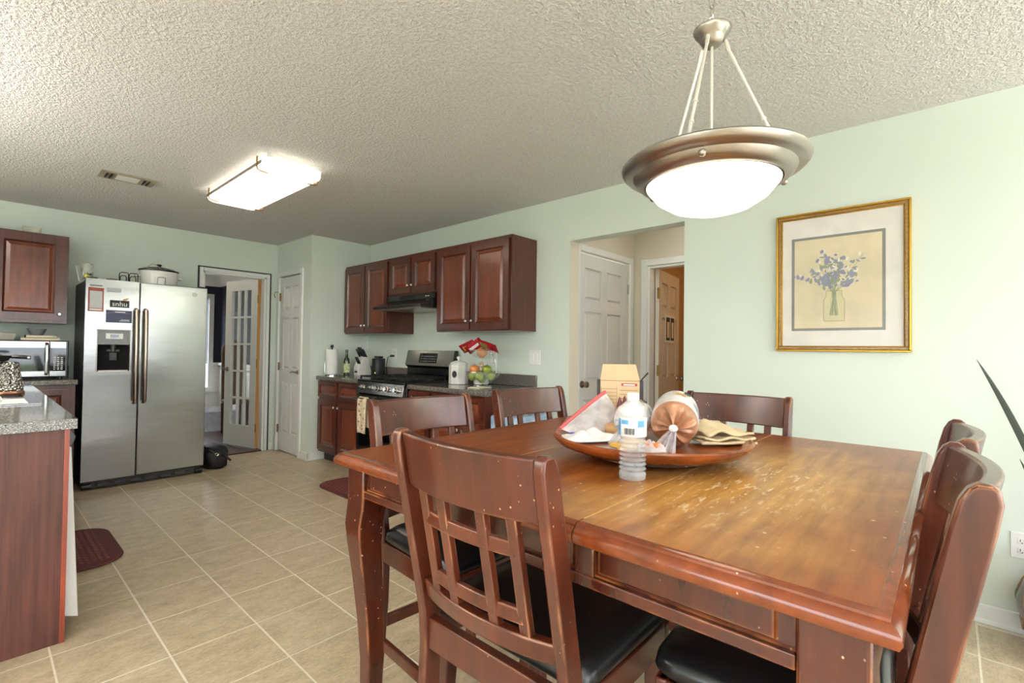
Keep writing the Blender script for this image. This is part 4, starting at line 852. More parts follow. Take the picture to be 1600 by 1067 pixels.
mat_obj('floor_mat', 2.03, 2.46, 3.05, 4.20, .17, 'maroon cushioned floor mat before the stove, partly under the table', True)
# backpack
def blob(name, c, r, mat, parent, seed, n=20, m=12, amp=.16):
    rnd = random.Random(seed); ph = [(rnd.uniform(0, 6), rnd.uniform(2, 5), rnd.uniform(2, 5)) for _ in range(5)]
    mb = MB().lathe([(math.sin(PI*i/m), -math.cos(PI*i/m)) for i in range(m+1)], (0, 0, 0), n)
    def fn(p):
        k = 1+sum(amp/3*math.sin(a+b*p[0]*1.4+c_*p[1]+b*p[2]) for a, b, c_ in ph)
        q = [math.copysign(abs(v)**.62, v)*k for v in p]
        return (c[0]+q[0]*r[0], c[1]+q[1]*r[1], max(.004, c[2]+q[2]*r[2]))
    return put(name, mb.xf(fn), mat, parent, smooth=60)
t = root('backpack', (1.66, 5.55, 0), 'black fabric bag slumped on the floor beside the refrigerator', 'bag')
M_bag = plain('black_nylon', (26, 27, 32), .6, 0, .2, 20, .3, 40)
blob('body', (1.635, 5.56, .10), (.115, .20, .12), M_bag, t, 3)
put('strap', MB().tube([(1.56, 5.40, .20), (1.62, 5.36, .15), (1.70, 5.37, .12), (1.77, 5.45, .06)], .011, 8), M_black, t)
put('buckle', MB().tube([(1.615+.016*math.cos(a), 5.352, .155+.012*math.sin(a)) for a in [2*PI*k/12 for k in range(12)]], .004, 5, True), M_chrome, t)
t = root('storage_bin', (2.32, 8.15, 0), 'clear plastic storage bin on the dining room floor', 'bin')
M_bin = film('clear_bin_plastic', (222, 226, 234), .6, .25, 6)
x0, x1, y0, y1 = 2.16, 2.62, 7.75, 8.35
def taper(z, i): k = .035*(1-z/.28); return [(x0+k+i, y0+k+i, z), (x1-k-i, y0+k+i, z), (x1-k-i, y1-k-i, z), (x0+k+i, y1-k-i, z)]
put('tub', MB().add(taper(.005, 0)+taper(.28, 0)+taper(.28, .005)+taper(.01, .005), [(0, 1, 2, 3)]+[(i+4*k, (i+1) % 4+4*k, (i+1) % 4+4*k+4, i+4*k+4) for k in range(3) for i in range(4)]+[(12, 13, 14, 15)]), M_bin, t, smooth=0)
put('rim', MB().tube([(x0, y0, .28), (x1, y0, .28), (x1, y1, .28), (x0, y1, .28)], .012, 6, True), M_bin, t)
put('label_sticker', MB().add([(2.40, 7.771, .08), (2.50, 7.771, .08), (2.50, 7.758, .20), (2.40, 7.758, .20)], [(0, 1, 2, 3)]), plain('pale_blue_print', (150, 186, 216), .5), t, smooth=0)
t = root('side_chair', (2.46, 7.45, 0), 'brown high-backed chair seen through the glass door panes', 'chair')
M_brn = plain('brown_upholstery', (112, 88, 66), .8, 0, .1, 20, .2, 80)
put('backrest', MB().prism([(-.13, .45), (.13, .45), (.14, 1.15)]+[(.14*math.cos(a), 1.15+.17*math.sin(a)) for a in [PI*k/10 for k in range(1, 10)]]+[(-.14, 1.15)], lambda a, b, y: (2.46+a, y, b), 7.56, 7.61), M_brn, t, bevel=.012)
put('seat', MB().box(2.32, 2.60, 7.28, 7.57, .42, .48), M_brn, t, bevel=.02)
for x in (2.345, 2.575):
    for y in (7.31, 7.585): put('leg', MB().cyl((x, y, 0.001), (x, y, .42), .014, .02, 8), M_cherry, t)
# stacked water bottle cases beside the cabinet end
M_wrap = film('blue_shrink_wrap', (176, 208, 238), .62, .15, 12)
for k, lab in enumerate(['lowest shrink wrapped water case beside the cabinet end', 'middle shrink wrapped water case beside the cabinet end', 'top shrink wrapped water case seen through the chair slats']):
    z0 = .002+k*.255; t = root('water_case', (2.72, 2.36, z0), lab, 'water case', 'cases of bottled water')
    put('wrap', MB().box(2.52, 2.93, 2.235, 2.485, z0, z0+.235), M_wrap, t, bevel=.02)
    for i in range(4):
        for j in range(3):
            x, y = 2.575+i*.1, 2.28+j*.08; put('bottle', MB().lathe([(.034, .004), (.034, .15), (.014, .205), (.014, .225), (0, .226)], (x, y, z0), 10), plain('bottle_white', (226, 236, 244), .3) if 'bottle_white' not in MATS else MATS['bottle_white'], t)
# ------------------------------------------------------------------ ceiling fixtures
t = root('ceiling_light', (1.375, 3.745, H-.085), 'lit rectangular frosted ceiling light with nickel bands', 'ceiling light')
lx0, lx1, ly0, ly1 = 1.185, 1.565, 3.15, 4.34
def rrect(x0, x1, y0, y1, r, n=5):
    P = []
    for cx, cy, a0 in ((x1-r, y1-r, 0), (x0+r, y1-r, PI/2), (x0+r, y0+r, PI), (x1-r, y0+r, 3*PI/2)):
        P += [(cx+r*math.cos(a0+PI/2*k/n), cy+r*math.sin(a0+PI/2*k/n)) for k in range(n+1)]
    return P
secs = []
for i, z in ((.0, H-.03), (0, H-.06), (.008, H-.075), (.03, H-.085), (.08, H-.089)): secs.append([(a, b, z) for a, b in rrect(lx0+i, lx1-i, ly0+i, ly1-i, max(.02, .07-i))])
put('diffuser', MB().sweep(secs), M_lampg, t, smooth=60)
put('canopy', MB().box(lx0+.012, lx1-.012, ly0+.012, ly1-.012, H-.029, H-.0005), M_white, t)
for x in (lx0-.004, lx1+.004):
    put('band', MB().box(x-.003, x+.003, ly0+.06, ly1-.06, H-.062, H-.040), M_nickel, t)
for x, s in ((lx0, 1), (lx1, -1)):
    for y in (ly0+.12, ly1-.12):
        put('clip', MB().tube([(x-s*.008, y, H-.005), (x-s*.009, y, H-.07), (x-s*.003, y, H-.088), (x+s*.012, y, H-.093), (x+s*.06, y, H-.096)], .005, 6), M_brass, t)
t = root('ceiling_vent', (.72, 4.455, H-.012), 'metal ceiling air vent register with louvres', 'vent')
M_vent = plain('tan_vent_metal', (176, 164, 140), .4, .4)
put('frame', MB().box(.56, .88, 4.36, 4.555, H-.008, H-.0005), M_vent, t, bevel=.003)
put('damper_plate', MB().box(.655, .785, 4.40, 4.515, H-.012, H-.0085), M_white, t)
for k in range(5):
    for x in (.585, .80): put('louvre', MB().box(x+k*.012, x+k*.012+.005, 4.395, 4.52, H-.015, H-.0085), M_blackm if k % 2 else M_vent, t)
for x in (.567, .873): put('screw', MB().cyl((x, 4.457, H-.008), (x, 4.457, H-.011), .006, n=10), M_nickel, t)
# pendant
PX, PY = 1.4, .505
t = root('pendant_lamp', (PX, PY, 1.61), 'brushed nickel bowl pendant lamp lit above the table', 'pendant lamp')
c = (PX, PY, 0)
put('glass_bowl', MB().lathe([(.0, 1.617), (.06, 1.621), (.11, 1.636), (.15, 1.662), (.178, 1.696), (.183, 1.712), (.176, 1.712), (.14, 1.67), (0, 1.63)], c, 48), M_lampb, t, smooth=60)
put('rim', MB().lathe([(.183, 1.700), (.195, 1.702), (.210, 1.715), (.217, 1.728), (.236, 1.732), (.247, 1.742), (.250, 1.752), (.246, 1.757), (.225, 1.757), (.19, 1.735), (.180, 1.712), (.183, 1.700)], c, 64), M_nickel, t, smooth=40)
for k in range(3):
    a = k*2*PI/3+PI+.25; p = Vector((PX+.208*math.cos(a), PY+.208*math.sin(a), 1.717)); d = Vector((math.cos(a), math.sin(a), -.4)).normalized()
    put('finial', ellip(p+d*.006, .010, .010, .010, 12, 8), M_nickel, t)
put('hub', MB().lathe([(.0, 2.098), (.018, 2.099), (.026, 2.105), (.032, 2.114), (.035, 2.121), (.038, 2.124), (.048, 2.138), (.051, 2.144), (.051, 2.148), (.012, 2.152), (.0, 2.153)], c, 32), M_nickel, t, smooth=40)
for k in range(3):
    a = k*2*PI/3+PI+.06; p0 = Vector((PX+.034*math.cos(a), PY+.034*math.sin(a), 2.112)); p1 = Vector((PX+.205*math.cos(a), PY+.205*math.sin(a), 1.746))
    r = put('rod', MB().tube([p0.lerp(p1, .07), p1], .0045, 8).cyl(p0.lerp(p1, .62), p0.lerp(p1, .635), .0075, n=10).cyl(p0.lerp(p1, .80), p0.lerp(p1, .815), .0075, n=10), M_rod, t)
    put('rod_hook', MB().tube([p0, p0.lerp(p1, .02)+Vector((0, 0, .008)), p0.lerp(p1, .05)+Vector((0, 0, .004)), p0.lerp(p1, .075)], .0055, 6), M_rod, r)
put('stem', MB().tube([(PX, PY, 2.10), (PX, PY, 1.70)], .004, 8), M_rod, t)
put('loop', MB().tube([(PX+.014*math.cos(a)*.707, PY-.014*math.cos(a)*.707, 2.167+.018*math.sin(a)) for a in [2*PI*k/14 for k in range(14)]], .003, 6, True), M_chrome, t)
for k in range(8):
    z = 2.20+k*.03; q = (.707, -.707) if k % 2 else (.707, .707)
    put('chain_link', MB().tube([(PX+.008*math.cos(a)*q[0], PY+.008*math.cos(a)*q[1], z+.02*math.sin(a)) for a in [2*PI*j/12 for j in range(12)]], .0022, 5, True), M_chrome, t)
put('cord', MB().tube([(PX+.004, PY, 2.15), (PX+.007, PY, 2.25), (PX-.005, PY, 2.34), (PX+.003, PY, 2.43)], .003, 6), plain('clear_cord', (206, 200, 190), .4), t)
put('ceiling_canopy', MB().lathe([(.0, 2.405), (.03, 2.406), (.058, 2.42), (.062, 2.4395), (0, 2.4395)], c, 28), M_nickel, t)
# ------------------------------------------------------------------ picture
t = root('framed_picture', (W-.02, .441, 1.234), 'gold framed botanical print of purple flowers in a glass jar', 'picture')
fr = frX(W-.001, 0)
u0, u1, v0, v1 = .139, .745, 1.234, 2.009
def fring(a, b, n0, n1, m, name):
    mb = MB(); mb.fbox(fr, u0+a, u1-a, v0+a, v0+b, n0, n1).fbox(fr, u0+a, u1-a, v1-b, v1-a, n0, n1).fbox(fr, u0+a, u0+b, v0+b, v1-b, n0, n1).fbox(fr, u1-b, u1-a, v0+b, v1-b, n0, n1)
    put(name, mb, m, t, bevel=.003)
fring(0, .010, 0, .026, M_goldb, 'outer_frame'); fring(.010, .027, 0, .020, M_gold, 'carved_frame'); fring(.027, .031, 0, .015, M_goldb, 'inner_fillet')
put('mat_board', MB().fbox(fr, u0+.031, u1-.031, v0+.031, v1-.031, .002, .006), plain('ivory_mat_board', (232, 226, 218), .7), t)
put('inner_mat', MB().fbox(fr, .242, .668, 1.349, 1.872, .006, .0075), plain('grey_mat_board', (128, 126, 118), .7), t)
ap = put('print_sheet', MB().fbox(fr, .256, .654, 1.363, 1.858, .0075, .008), plain('aged_ivory_print', (222, 206, 170), .8, 0, .12, 6), t)
cu, cv = .465, 1.44
Mj = [plain('sepia_ink', (150, 138, 100), .8), plain('violet_ink', (140, 136, 176), .8), plain('leaf_ink', (140, 150, 112), .8), plain('pale_ink', (234, 228, 208), .8), plain('jar_wash', (208, 196, 150), .8)]
def blobp(u, v, ru, rv, m, a=0, k=0): 
    n = 9; return MB().add([fr(u+ru*math.cos(t_)*math.cos(a)-rv*math.sin(t_)*math.sin(a), v+ru*math.cos(t_)*math.sin(a)+rv*math.sin(t_)*math.cos(a), .0083+k) for t_ in [2*PI*i/n for i in range(n)]], [tuple(range(n))])
put('jar_print', MB().add([fr(cu+a, 1.40+b, .0082) for a, b in [(-.045, 0), (.045, 0), (.048, .01), (.048, .115), (.036, .135), (.036, .165), (-.036, .165), (-.036, .135), (-.048, .115), (-.048, .01)]], [tuple(range(10))]), Mj[4], ap, smooth=0)
put('jar_outline', MB().tube([fr(cu+a, 1.40+b, .0084) for a, b in [(-.045, 0), (.045, 0), (.048, .01), (.048, .115), (.036, .135), (.036, .165), (-.036, .165), (-.036, .135), (-.048, .115), (-.048, .01)]], .0012, 5, True), Mj[0], ap)
rnd = random.Random(5); sm = MB(); vm = MB(); lm = MB(); pm = MB()
for k in range(26):
    a = rnd.uniform(-1.15, 1.15); l = rnd.uniform(.09, .27); e = (cu+l*math.sin(a)*.75, 1.55+l*math.cos(a))
    sm.tube([fr(cu+rnd.uniform(-.02, .02), 1.43, .0085), fr(cu+.01*math.sin(a), 1.56, .0085), fr(e[0], e[1], .0085)], .0009, 4)
    for q in range(7):
        w = rnd.uniform(.5, 1.05); uu, vv = cu+(e[0]-cu)*w+rnd.uniform(-.018, .018), 1.55+(e[1]-1.55)*w+rnd.uniform(-.018, .018)
        (vm if rnd.random() < .55 else (lm if rnd.random() < .6 else pm)).add(*(lambda b_: (b_.v, b_.f))(blobp(uu, vv, rnd.uniform(.007, .016), rnd.uniform(.004, .009), None, rnd.uniform(0, 3), rnd.uniform(0, .0004))))
put('stem_print', sm, Mj[2], ap); put('violet_flower_print', vm, Mj[1], ap, smooth=0); put('leaf_print', lm, Mj[2], ap, smooth=0); put('pale_flower_print', pm, Mj[3], ap, smooth=0)
put('glazing', MB().fbox(fr, u0+.031, u1-.031, v0+.031, v1-.031, .0105, .012), film('picture_glass', (240, 244, 244), .06, .02, 2, .02, 0), t, smooth=0)
# ------------------------------------------------------------------ dining table
X0, X1, Y0, Y1, TZ = .725, 2.08, .04, 1.37, .91
tc = ((X0+X1)/2, (Y0+Y1)/2, 0)
tb = root('dining_table', tc, 'large worn cherry counter height dining table with curved legs', 'table')
def leafsec(name, a, b, ea, eb):
    E_, top, mid = .0, TZ, .012
    def ring(i, z, ja=0): return [(X0+i, a+(i if ea else 0), z), (X1-i, a+(i if ea else 0), z), (X1-i, b-(i if eb else 0), z), (X0+i, b-(i if eb else 0), z)]
    secs = [ring(.016, TZ-.041), ring(.004, TZ-.035), ring(.0, TZ-.026), ring(.0015, TZ-.018), ring(.006, TZ-.011), ring(.012, TZ-.0075), ring(.0125, TZ-.004), ring(.018, TZ-.0015), ring(.025, TZ)]
    o = put(name, MB().sweep([ring(.0252, TZ-.012), ring(.0252, TZ)]), M_top, tb, smooth=0)
    secs[-1] = ring(.025, TZ-.0004)
    put('edge_moulding', MB().sweep(secs), M_rim, o, smooth=35)
    return o
s1, s2 = .505, .945
leafsec('tabletop_leaf', Y0, s1-.0012, True, False); leafsec('tabletop_leaf', s1+.0012, s2-.0012, False, False); leafsec('tabletop_leaf', s2+.0012, Y1, False, True)
put('leaf_seam', MB().box(X0+.04, X1-.04, s1-.0018, s1+.0018, TZ-.006, TZ+.0004).box(X0+.04, X1-.04, s2-.0018, s2+.0018, TZ-.006, TZ+.0004), plain('bare_seam_wood', (206, 160, 100), .5), tb)
ai, az0, az1 = .032, .788, .868
ax0, ax1, ay0, ay1 = X0+ai, X1-ai, Y0+ai, Y1-ai
for fr, L in ((frX(ax0), 'x'), (frX(ax1, s=1), 'x'), (frY(ay0), 'y'), (frY(ay1, s=1), 'y')):
    a, b = (ay0+.085, ay1-.085) if L == 'x' else (ax0+.085, ax1-.085)
    put('apron', MB().fbox(fr, a, b, az0, az1, -.024, -.012).fbox(fr, a, b, az0, az0+.022, -.012, -.001), M_tbl, tb, bevel=.002)
    cuts = [a, .50, b] if L == 'x' else [a, (a+b)/2, b]
    put('apron_stile', MB().fbox(fr, cuts[1]-.02, cuts[1]+.02, az0+.022, az1, -.012, -.001), M_tbl, tb, bevel=.002)
    for q in range(2):
        put('apron_panel', MB().fbox(fr, cuts[q]+.024, cuts[q+1]-.024, az0+.027, az1-.004, -.012, -.007, .004), M_tbl, tb)
def tleg(cx, cy, sx, sy):
    st = [(.868, 0, .0425), (.79, 0, .0425), (.755, -.001, .043), (.70, -.007, .041), (.64, -.006, .037), (.55, .001, .033), (.42, .010, .030), (.30, .014, .026), (.17, .013, .024), (.08, .004, .025), (.0, -.006, .028)]
    secs = []
    for z, off, h in st:
        x, y = cx+sx*off, cy+sy*off; secs.append([(x-h, y-h, z), (x+h, y-h, z), (x+h, y+h, z), (x-h, y+h, z)])
    put('leg', MB().sweep(secs), M_tbl, tb, bevel=.005, smooth=50)
for cx, sx in ((ax0+.042, 1), (ax1-.042, -1)):
    for cy, sy in ((ay0+.042, 1), (ay1-.042, -1)): tleg(cx, cy, sx, sy)
# ------------------------------------------------------------------ chairs (local: sitter faces +Y)
def make_chair():
    t = root('dining_chair', (0, 0, 0), 'x', 'chair', 'worn cherry counter height chairs around the table')
    yb = lambda z: (-.196-(z-.60)*.20) if z > .60 else (-.196-max(0, .45-z)*.10)   # post centre line
    hw = .200
    for s in (-1, 1):
        secs = []
        for z in (0, .2, .4, .55, .62, .75, .9, .98, 1.02, 1.038, 1.046):
            d = .021 if z < .3 else (.024 if z < .9 else .025)
            if z > 1.0: d = {1.02: .023, 1.038: .017, 1.046: .008}[z]
            h = .0125; y = yb(z); x = s*hw; secs.append([(x-h, y-d, z), (x+h, y-d, z), (x+h, y+d, z), (x-h, y+d, z)])
        put('back_post', MB().sweep(secs), M_chair, t, local=True, bevel=.005, smooth=50)
    def rail(name, z0, z1, th, bow, xw=hw-.014, bv=.004):
        secs = []
        for k in range(13):
            x = -xw+2*xw*k/12; b = bow*(1-(x/xw)**2)
            secs.append([(x, yb(z0)-b-th/2, z0), (x, yb(z0)-b+th/2, z0), (x, yb(z1)-b+th/2, z1), (x, yb(z1)-b-th/2, z1)])
        return put(name, MB().sweep(secs), M_chair, t, local=True, bevel=bv, smooth=30)
    rail('top_rail', .922, 1.040, .024, .030); rail('lower_rail', .660, .702, .024, .030)
    bowat = lambda x: .030*(1-(x/(hw-.014))**2)
    for x in (-.125, -.056, .056, .125):
        z0, z1 = .695, .93; b = bowat(x); h = .0125
        put('slat', MB().sweep([[(x-h, yb(z)-b-.008, z), (x+h, yb(z)-b-.008, z), (x+h, yb(z)-b+.008, z), (x-h, yb(z)-b+.008, z)] for z in (z0, z1)]), M_chair, t, local=True, bevel=.002)
    for z in (.865, .735):
        secs = []
        for k in range(9):
            x = -.125+.25*k/8; b = bowat(x); secs.append([(x, yb(z)-b-.0065, z-.014), (x, yb(z)-b+.0065, z-.014), (x, yb(z)-b+.0065, z+.014), (x, yb(z)-b-.0065, z+.014)])
        put('lattice_bar', MB().sweep(secs), M_chair, t, local=True, bevel=.002)
    f = .175
    put('seat_frame', MB().box(-.20, .20, -.212, -.188, .535, .605).box(-.215, .215, f-.022, f, .535, .598).box(-.215, -.193, -.19, f-.022, .535, .598).box(.193, .215, -.19, f-.022, .535, .598), M_chair, t, local=True, bevel=.003)
    cs = []
    for i, z in ((.012, .599), (.0, .612), (.004, .632), (.022, .646), (.07, .653)): cs.append([(a, b, z) for a, b in rrect(-.22+i, .22-i, -.185+i, f+.012-i, max(.01, .045-i*.3), 4)])
    put('seat_cushion', MB().sweep(cs), M_vinyl, t, local=True, smooth=60)
    for s in (-1, 1):
        st = [(.598, 0, .021), (.52, .004, .021), (.40, .004, .019), (.25, -.006, .017), (.10, -.006, .0165), (.0, .008, .018)]
        put('front_leg', MB().sweep([[(s*.192-h, f-.025+o_-h, z), (s*.192+h, f-.025+o_-h, z), (s*.192+h, f-.025+o_+h, z), (s*.192-h, f-.025+o_+h, z)] for z, o_, h in st]), M_chair, t, local=True, bevel=.004, smooth=50)
        put('side_stretcher', MB().box(s*.192-.009, s*.192+.009, -.215, f-.02, .235, .27), M_chair, t, local=True, bevel=.003)
    put('foot_rail', MB().box(-.19, .19, f-.045, f-.02, .18, .215), M_chair, t, local=True, bevel=.003)
    put('back_stretcher', MB().box(-.19, .19, -.225, -.207, .30, .335), M_chair, t, local=True, bevel=.003)
    return t
proto = make_chair()
R = math.radians
spots = [(.922, .70, R(-90), 'large foreground chair with its slatted back to the camera'),
         (1.095, 1.165, R(180-4), 'chair at the left table end nearer the camera, before the stove'),
         (1.715, 1.185, R(180-7), 'chair at the left table end, before the countertop end'),
         (1.915, .68, R(90), 'chair facing the camera on the far side against the mint wall'),
         (1.115, .262, R(4), 'chair at the right table end nearest the camera, seen edge on'),
         (1.605, .262, R(2), 'farther chair at the right table end, mostly hidden by its neighbour')]
for i, (x, y, rz, lab) in enumerate(spots):
    c_ = proto if i == 0 else copy_tree(proto)
    c_.location = (x, y, 0); c_.rotation_euler = (0, 0, rz); c_['label'] = lab
# ------------------------------------------------------------------ lazy susan and its load
LXc, LYc = 1.36, .67
t = root('lazy_susan', (LXc, LYc, TZ), 'round wooden turntable tray in the middle of the table', 'tray')
M_susan = wood('orange_varnished_tray', (104, 44, 16), (176, 92, 40), (8, 8, 8), .25, .4)
put('base', MB().lathe([(.17, .0008), (.175, .006), (.175, .016), (.165, .02), (0, .02)], (LXc, LYc, TZ), 40), M_tbl, t)
put('tray', MB().lathe([(.0, .021), (.20, .021), (.235, .024), (.268, .036), (.284, .052), (.286, .060), (.278, .064), (.266, .058), (.25, .046), (.22, .042), (0, .041)], (LXc, LYc, TZ), 64), M_susan, t, smooth=50)
SZ = TZ+.042
# water bottle
bx, by = 1.085, .577
t = root('water_bottle', (bx, by, TZ), 'clear plastic water bottle with white label in front of the tray', 'bottle')
ribs = [(.030, .0008), (.032, .004), (.0325, .012)]
for k in range(8): ribs += [(.0332, .016+k*.011), (.0290, .0215+k*.011)]
ribs += [(.0325, .106), (.0322, .108), (.0322, .150), (.0325, .153), (.031, .165), (.024, .182), (.014, .192), (.0125, .196)]
M_pet = film('clear_pet', (232, 238, 242), .34, .06, 9, .10, 0)
put('shell', MB().lathe(ribs, (bx, by, TZ), 32), M_pet, t, smooth=60)
put('water', MB().lathe([(r-.0016, z+.001) for r, z in ribs if z < .125]+[(0, .118)], (bx, by, TZ), 24), glass('still_water', (252, 254, 254), .0, 1.33), t, smooth=60) if 0 else None
put('label_sleeve', MB().lathe([(.0330, .106), (.0334, .107), (.0334, .150), (.0330, .151)], (bx, by, TZ), 32), M_paper, t)
put('cap', MB().lathe([(.0145, .192), (.0148, .194), (.0148, .207), (.013, .2095), (0, .2095)], (bx, by, TZ), 24), M_plw, t)
va = math.atan2(-by, -bx)
def cpatch(a0, a1, z0, z1, r=.0338): return MB().grid(lambda u, v: (bx+r*math.cos(va+a0+(a1-a0)*u), by+r*math.sin(va+a0+(a1-a0)*u), TZ+z0+(z1-z0)*v), 6, 1)
Mbl = plain('light_blue_print', (110, 176, 226), .5)
put('label_print', cpatch(-1.5, -1.0, .108, .148).add(*(lambda m: (m.v, m.f))(cpatch(-.9, -.3, .136, .146))).add(*(lambda m: (m.v, m.f))(cpatch(.35, .9, .130, .146))), Mbl, t)
bc = MB()
for k in range(9): m = cpatch(-.62+k*.085, -.58+k*.085+(.02 if k % 3 else 0), .112, .127, .0339); bc.add(m.v, m.f)
put('barcode', bc, M_dark, t)
# cardboard box with open flap
t = root('cardboard_box', (1.53, .865, SZ+.003), 'open tan cardboard box with printed side standing on the tray', 'box')
M_card = plain('tan_cardboard', (208, 180, 142), .8, 0, .05, 20); M_card2 = plain('dark_cardboard_side', (66, 60, 62), .7)
bxa = math.radians(-38); bu = Vector((math.cos(bxa-PI/2+PI/2), math.sin(bxa), 0)); 
cB = Vector((1.53, .865, SZ+.003)); vd = Vector((-1.53, -.865, 0)).normalized(); ux = Vector((-vd.y, vd.x, 0)); 
ux = -ux if ux.dot(rt) < 0 else ux
frB = lambda u, v, n: tuple(cB+ux*u+vd*n+Vector((0, 0, v)))
bw, bh, bd = .066, .165, .04
put('front_wall', MB().fbox(frB, -bw, bw, 0, bh, bd-.003, bd), M_card, t); put('back_wall', MB().fbox(frB, -bw, bw, 0, bh, -bd, -bd+.003), M_card, t)
put('side_wall', MB().fbox(frB, -bw-.0125, -bw-.0005, .001, bh-.001, -bd, bd-.004), M_card2, t); put('side_wall', MB().fbox(frB, bw+.0005, bw+.0125, .001, bh-.001, -bd, bd-.004), M_card2, t)
put('bottom', MB().fbox(frB, -bw, bw, 0.0, .003, -bd+.003, bd-.003), M_card, t)
put('flap', MB().add([frB(-bw, bh, bd), frB(bw, bh, bd), frB(bw*.82, bh+.052, -.012), frB(-bw*.92, bh+.052, -.012), frB(-bw, bh+.003, bd), frB(bw, bh+.003, bd), frB(bw*.82, bh+.055, -.012), frB(-bw*.92, bh+.055, -.012)], [(0, 1, 2, 3), (7, 6, 5, 4), (0, 4, 5, 1), (1, 5, 6, 2), (2, 6, 7, 3), (3, 7, 4, 0)]), M_card, t, smooth=0)
put('side_flap', MB().add([frB(bw+.006, bh, .03), frB(bw+.006, bh, -.03), frB(bw+.03, bh+.03, -.025), frB(bw+.03, bh+.025, .02)], [(0, 1, 2, 3)]), M_card2, t, smooth=0)
put('crease', MB().fbox(frB, -bw, bw, bh-.0015, bh+.0005, bd, bd+.001), plain('crease_brown', (150, 116, 78), .8), t)
put('red_strip', MB().fbox(frB, .005, .058, bh-.018, bh-.009, bd, bd+.0012), plain('red_box_print', (176, 70, 60), .6), t)
pr = MB().fbox(frB, .012, .05, bh-.016, bh-.012, bd+.0012, bd+.0018)
put('white_strip', pr, M_paper, t)
pm = MB()
for k in range(7): pm.fbox(frB, -.062, -.012, bh-.03-k*.012, bh-.0285-k*.012, bd, bd+.0008)
for k in range(6): pm.fbox(frB, .0, .06, bh-.034-k*.014, bh-.032-k*.014, bd, bd+.0008)
for u in (-.064, -.011): pm.fbox(frB, u, u+.0015, bh-.11, bh-.022, bd, bd+.0008)
put('printed_lines', pm, plain('brown_box_print', (150, 118, 80), .7), t)
put('bird_print', MB().add([frB(u, v, bd+.001) for u, v in ((.005, .07), (.02, .066), (.012, .082), (.028, .072), (.045, .084), (.036, .066), (.02, .06))], [(0, 1, 2), (1, 2, 3), (3, 4, 5), (1, 5, 6)]), M_dark, t, smooth=0)
# zip bag with red closure
t = root('zip_bag', (1.32, .84, SZ), 'clear zip bag of bread with red closure leaning at left of the tray', 'plastic bag')
pA, pB = Vector((1.225, .900, .978)), Vector((1.445, .873, 1.082))
pC, pD = Vector((1.25, .83, SZ+.004)), Vector((1.47, .785, SZ+.004))
def zb(u, v, s): 
    a = pA.lerp(pB, u); b_ = pC.lerp(pD, u); p = a.lerp(b_, v); n = Vector((-.7, -.7, .3))
    return tuple(p+n.normalized()*(s*.028*math.sin(PI*min(1, v*1.05))*math.sin(PI*u)**.5+.006*math.sin(u*17+v*5)*math.sin(v*13)*v))
M_zip = film('cloudy_zip_bag', (232, 228, 230), .55, .15, 18)
put('bag_film', MB().grid(lambda u, v: zb(u, v, 1), 20, 16).grid(lambda u, v: zb(u, v, -1), 20, 16), M_zip, t, smooth=70)
put('zip_closure', MB().tube([pA.lerp(pB, k/8)+Vector((0, 0, .004*math.sin(PI*k/8))) for k in range(9)], [.006]*9, 6), plain('red_zip_strip', (222, 96, 100), .4), t)
blob('bread_slice', (1.40, .80, SZ+.02), (.055, .035, .02), plain('bread_crumb', (190, 150, 104), .85, 0, .15, 30, .3, 80), t, 11, amp=.1)
# crumpled white packet at front left
def crump(name, c, ux_, uy_, w, h, mat, label, cat, seed, th=.014, drop=0):
    ux_ = Vector(ux_).normalized(); uy_ = Vector((-ux_.y, ux_.x, 0)); rnd = random.Random(seed); ph = [rnd.uniform(0, 6) for _ in range(6)]
    t = root(name, c, label, cat)
    def fn(u, v, s):
        e = math.sin(PI*u)**.4*math.sin(PI*v)**.4 if 0 < u < 1 and 0 < v < 1 else 0
        z = .003+(th*(1.0+.5*math.sin(u*9+ph[0])*math.sin(v*7+ph[1])+.35*math.sin(u*17+ph[2]+v*6))*e+.002 if s else 0)
        x = (u-.5)*w*(1+.06*math.sin(v*8+ph[3])); y = (v-.5)*h*(1+.08*math.sin(u*7+ph[4]))
        p = Vector(c)+ux_*x+uy_*y; return (p.x, p.y, c[2]+z)
    put('sheet', MB().grid(lambda u, v: fn(u, v, 1), 22, 14).grid(lambda u, v: fn(u, v, 0), 22, 14), mat, t, smooth=70)
    return t
M_wpk = plain('white_plastic_packet', (238, 236, 238), .35, 0, .05, 20, coat=.2)
t = crump('white_packet', (1.25, .80, SZ), (.75, -.55, 0), None, .18, .09, M_wpk, 'crumpled white plastic packet at the front left of the tray', 'packet', 2, .02)
put('blue_mark', ellip((1.222, .852, SZ+.018), .012, .008, .004, 8, 5), plain('violet_blue_print', (84, 84, 190), .5), t)
crump('yellow_packet', (1.215, .645, SZ+.003), (.8, -.5, 0), None, .11, .07, plain('yellow_snack_print', (226, 178, 84), .4, 0, .25, 30), 'small yellow snack packet behind the water bottle', 'packet', 4, .018)
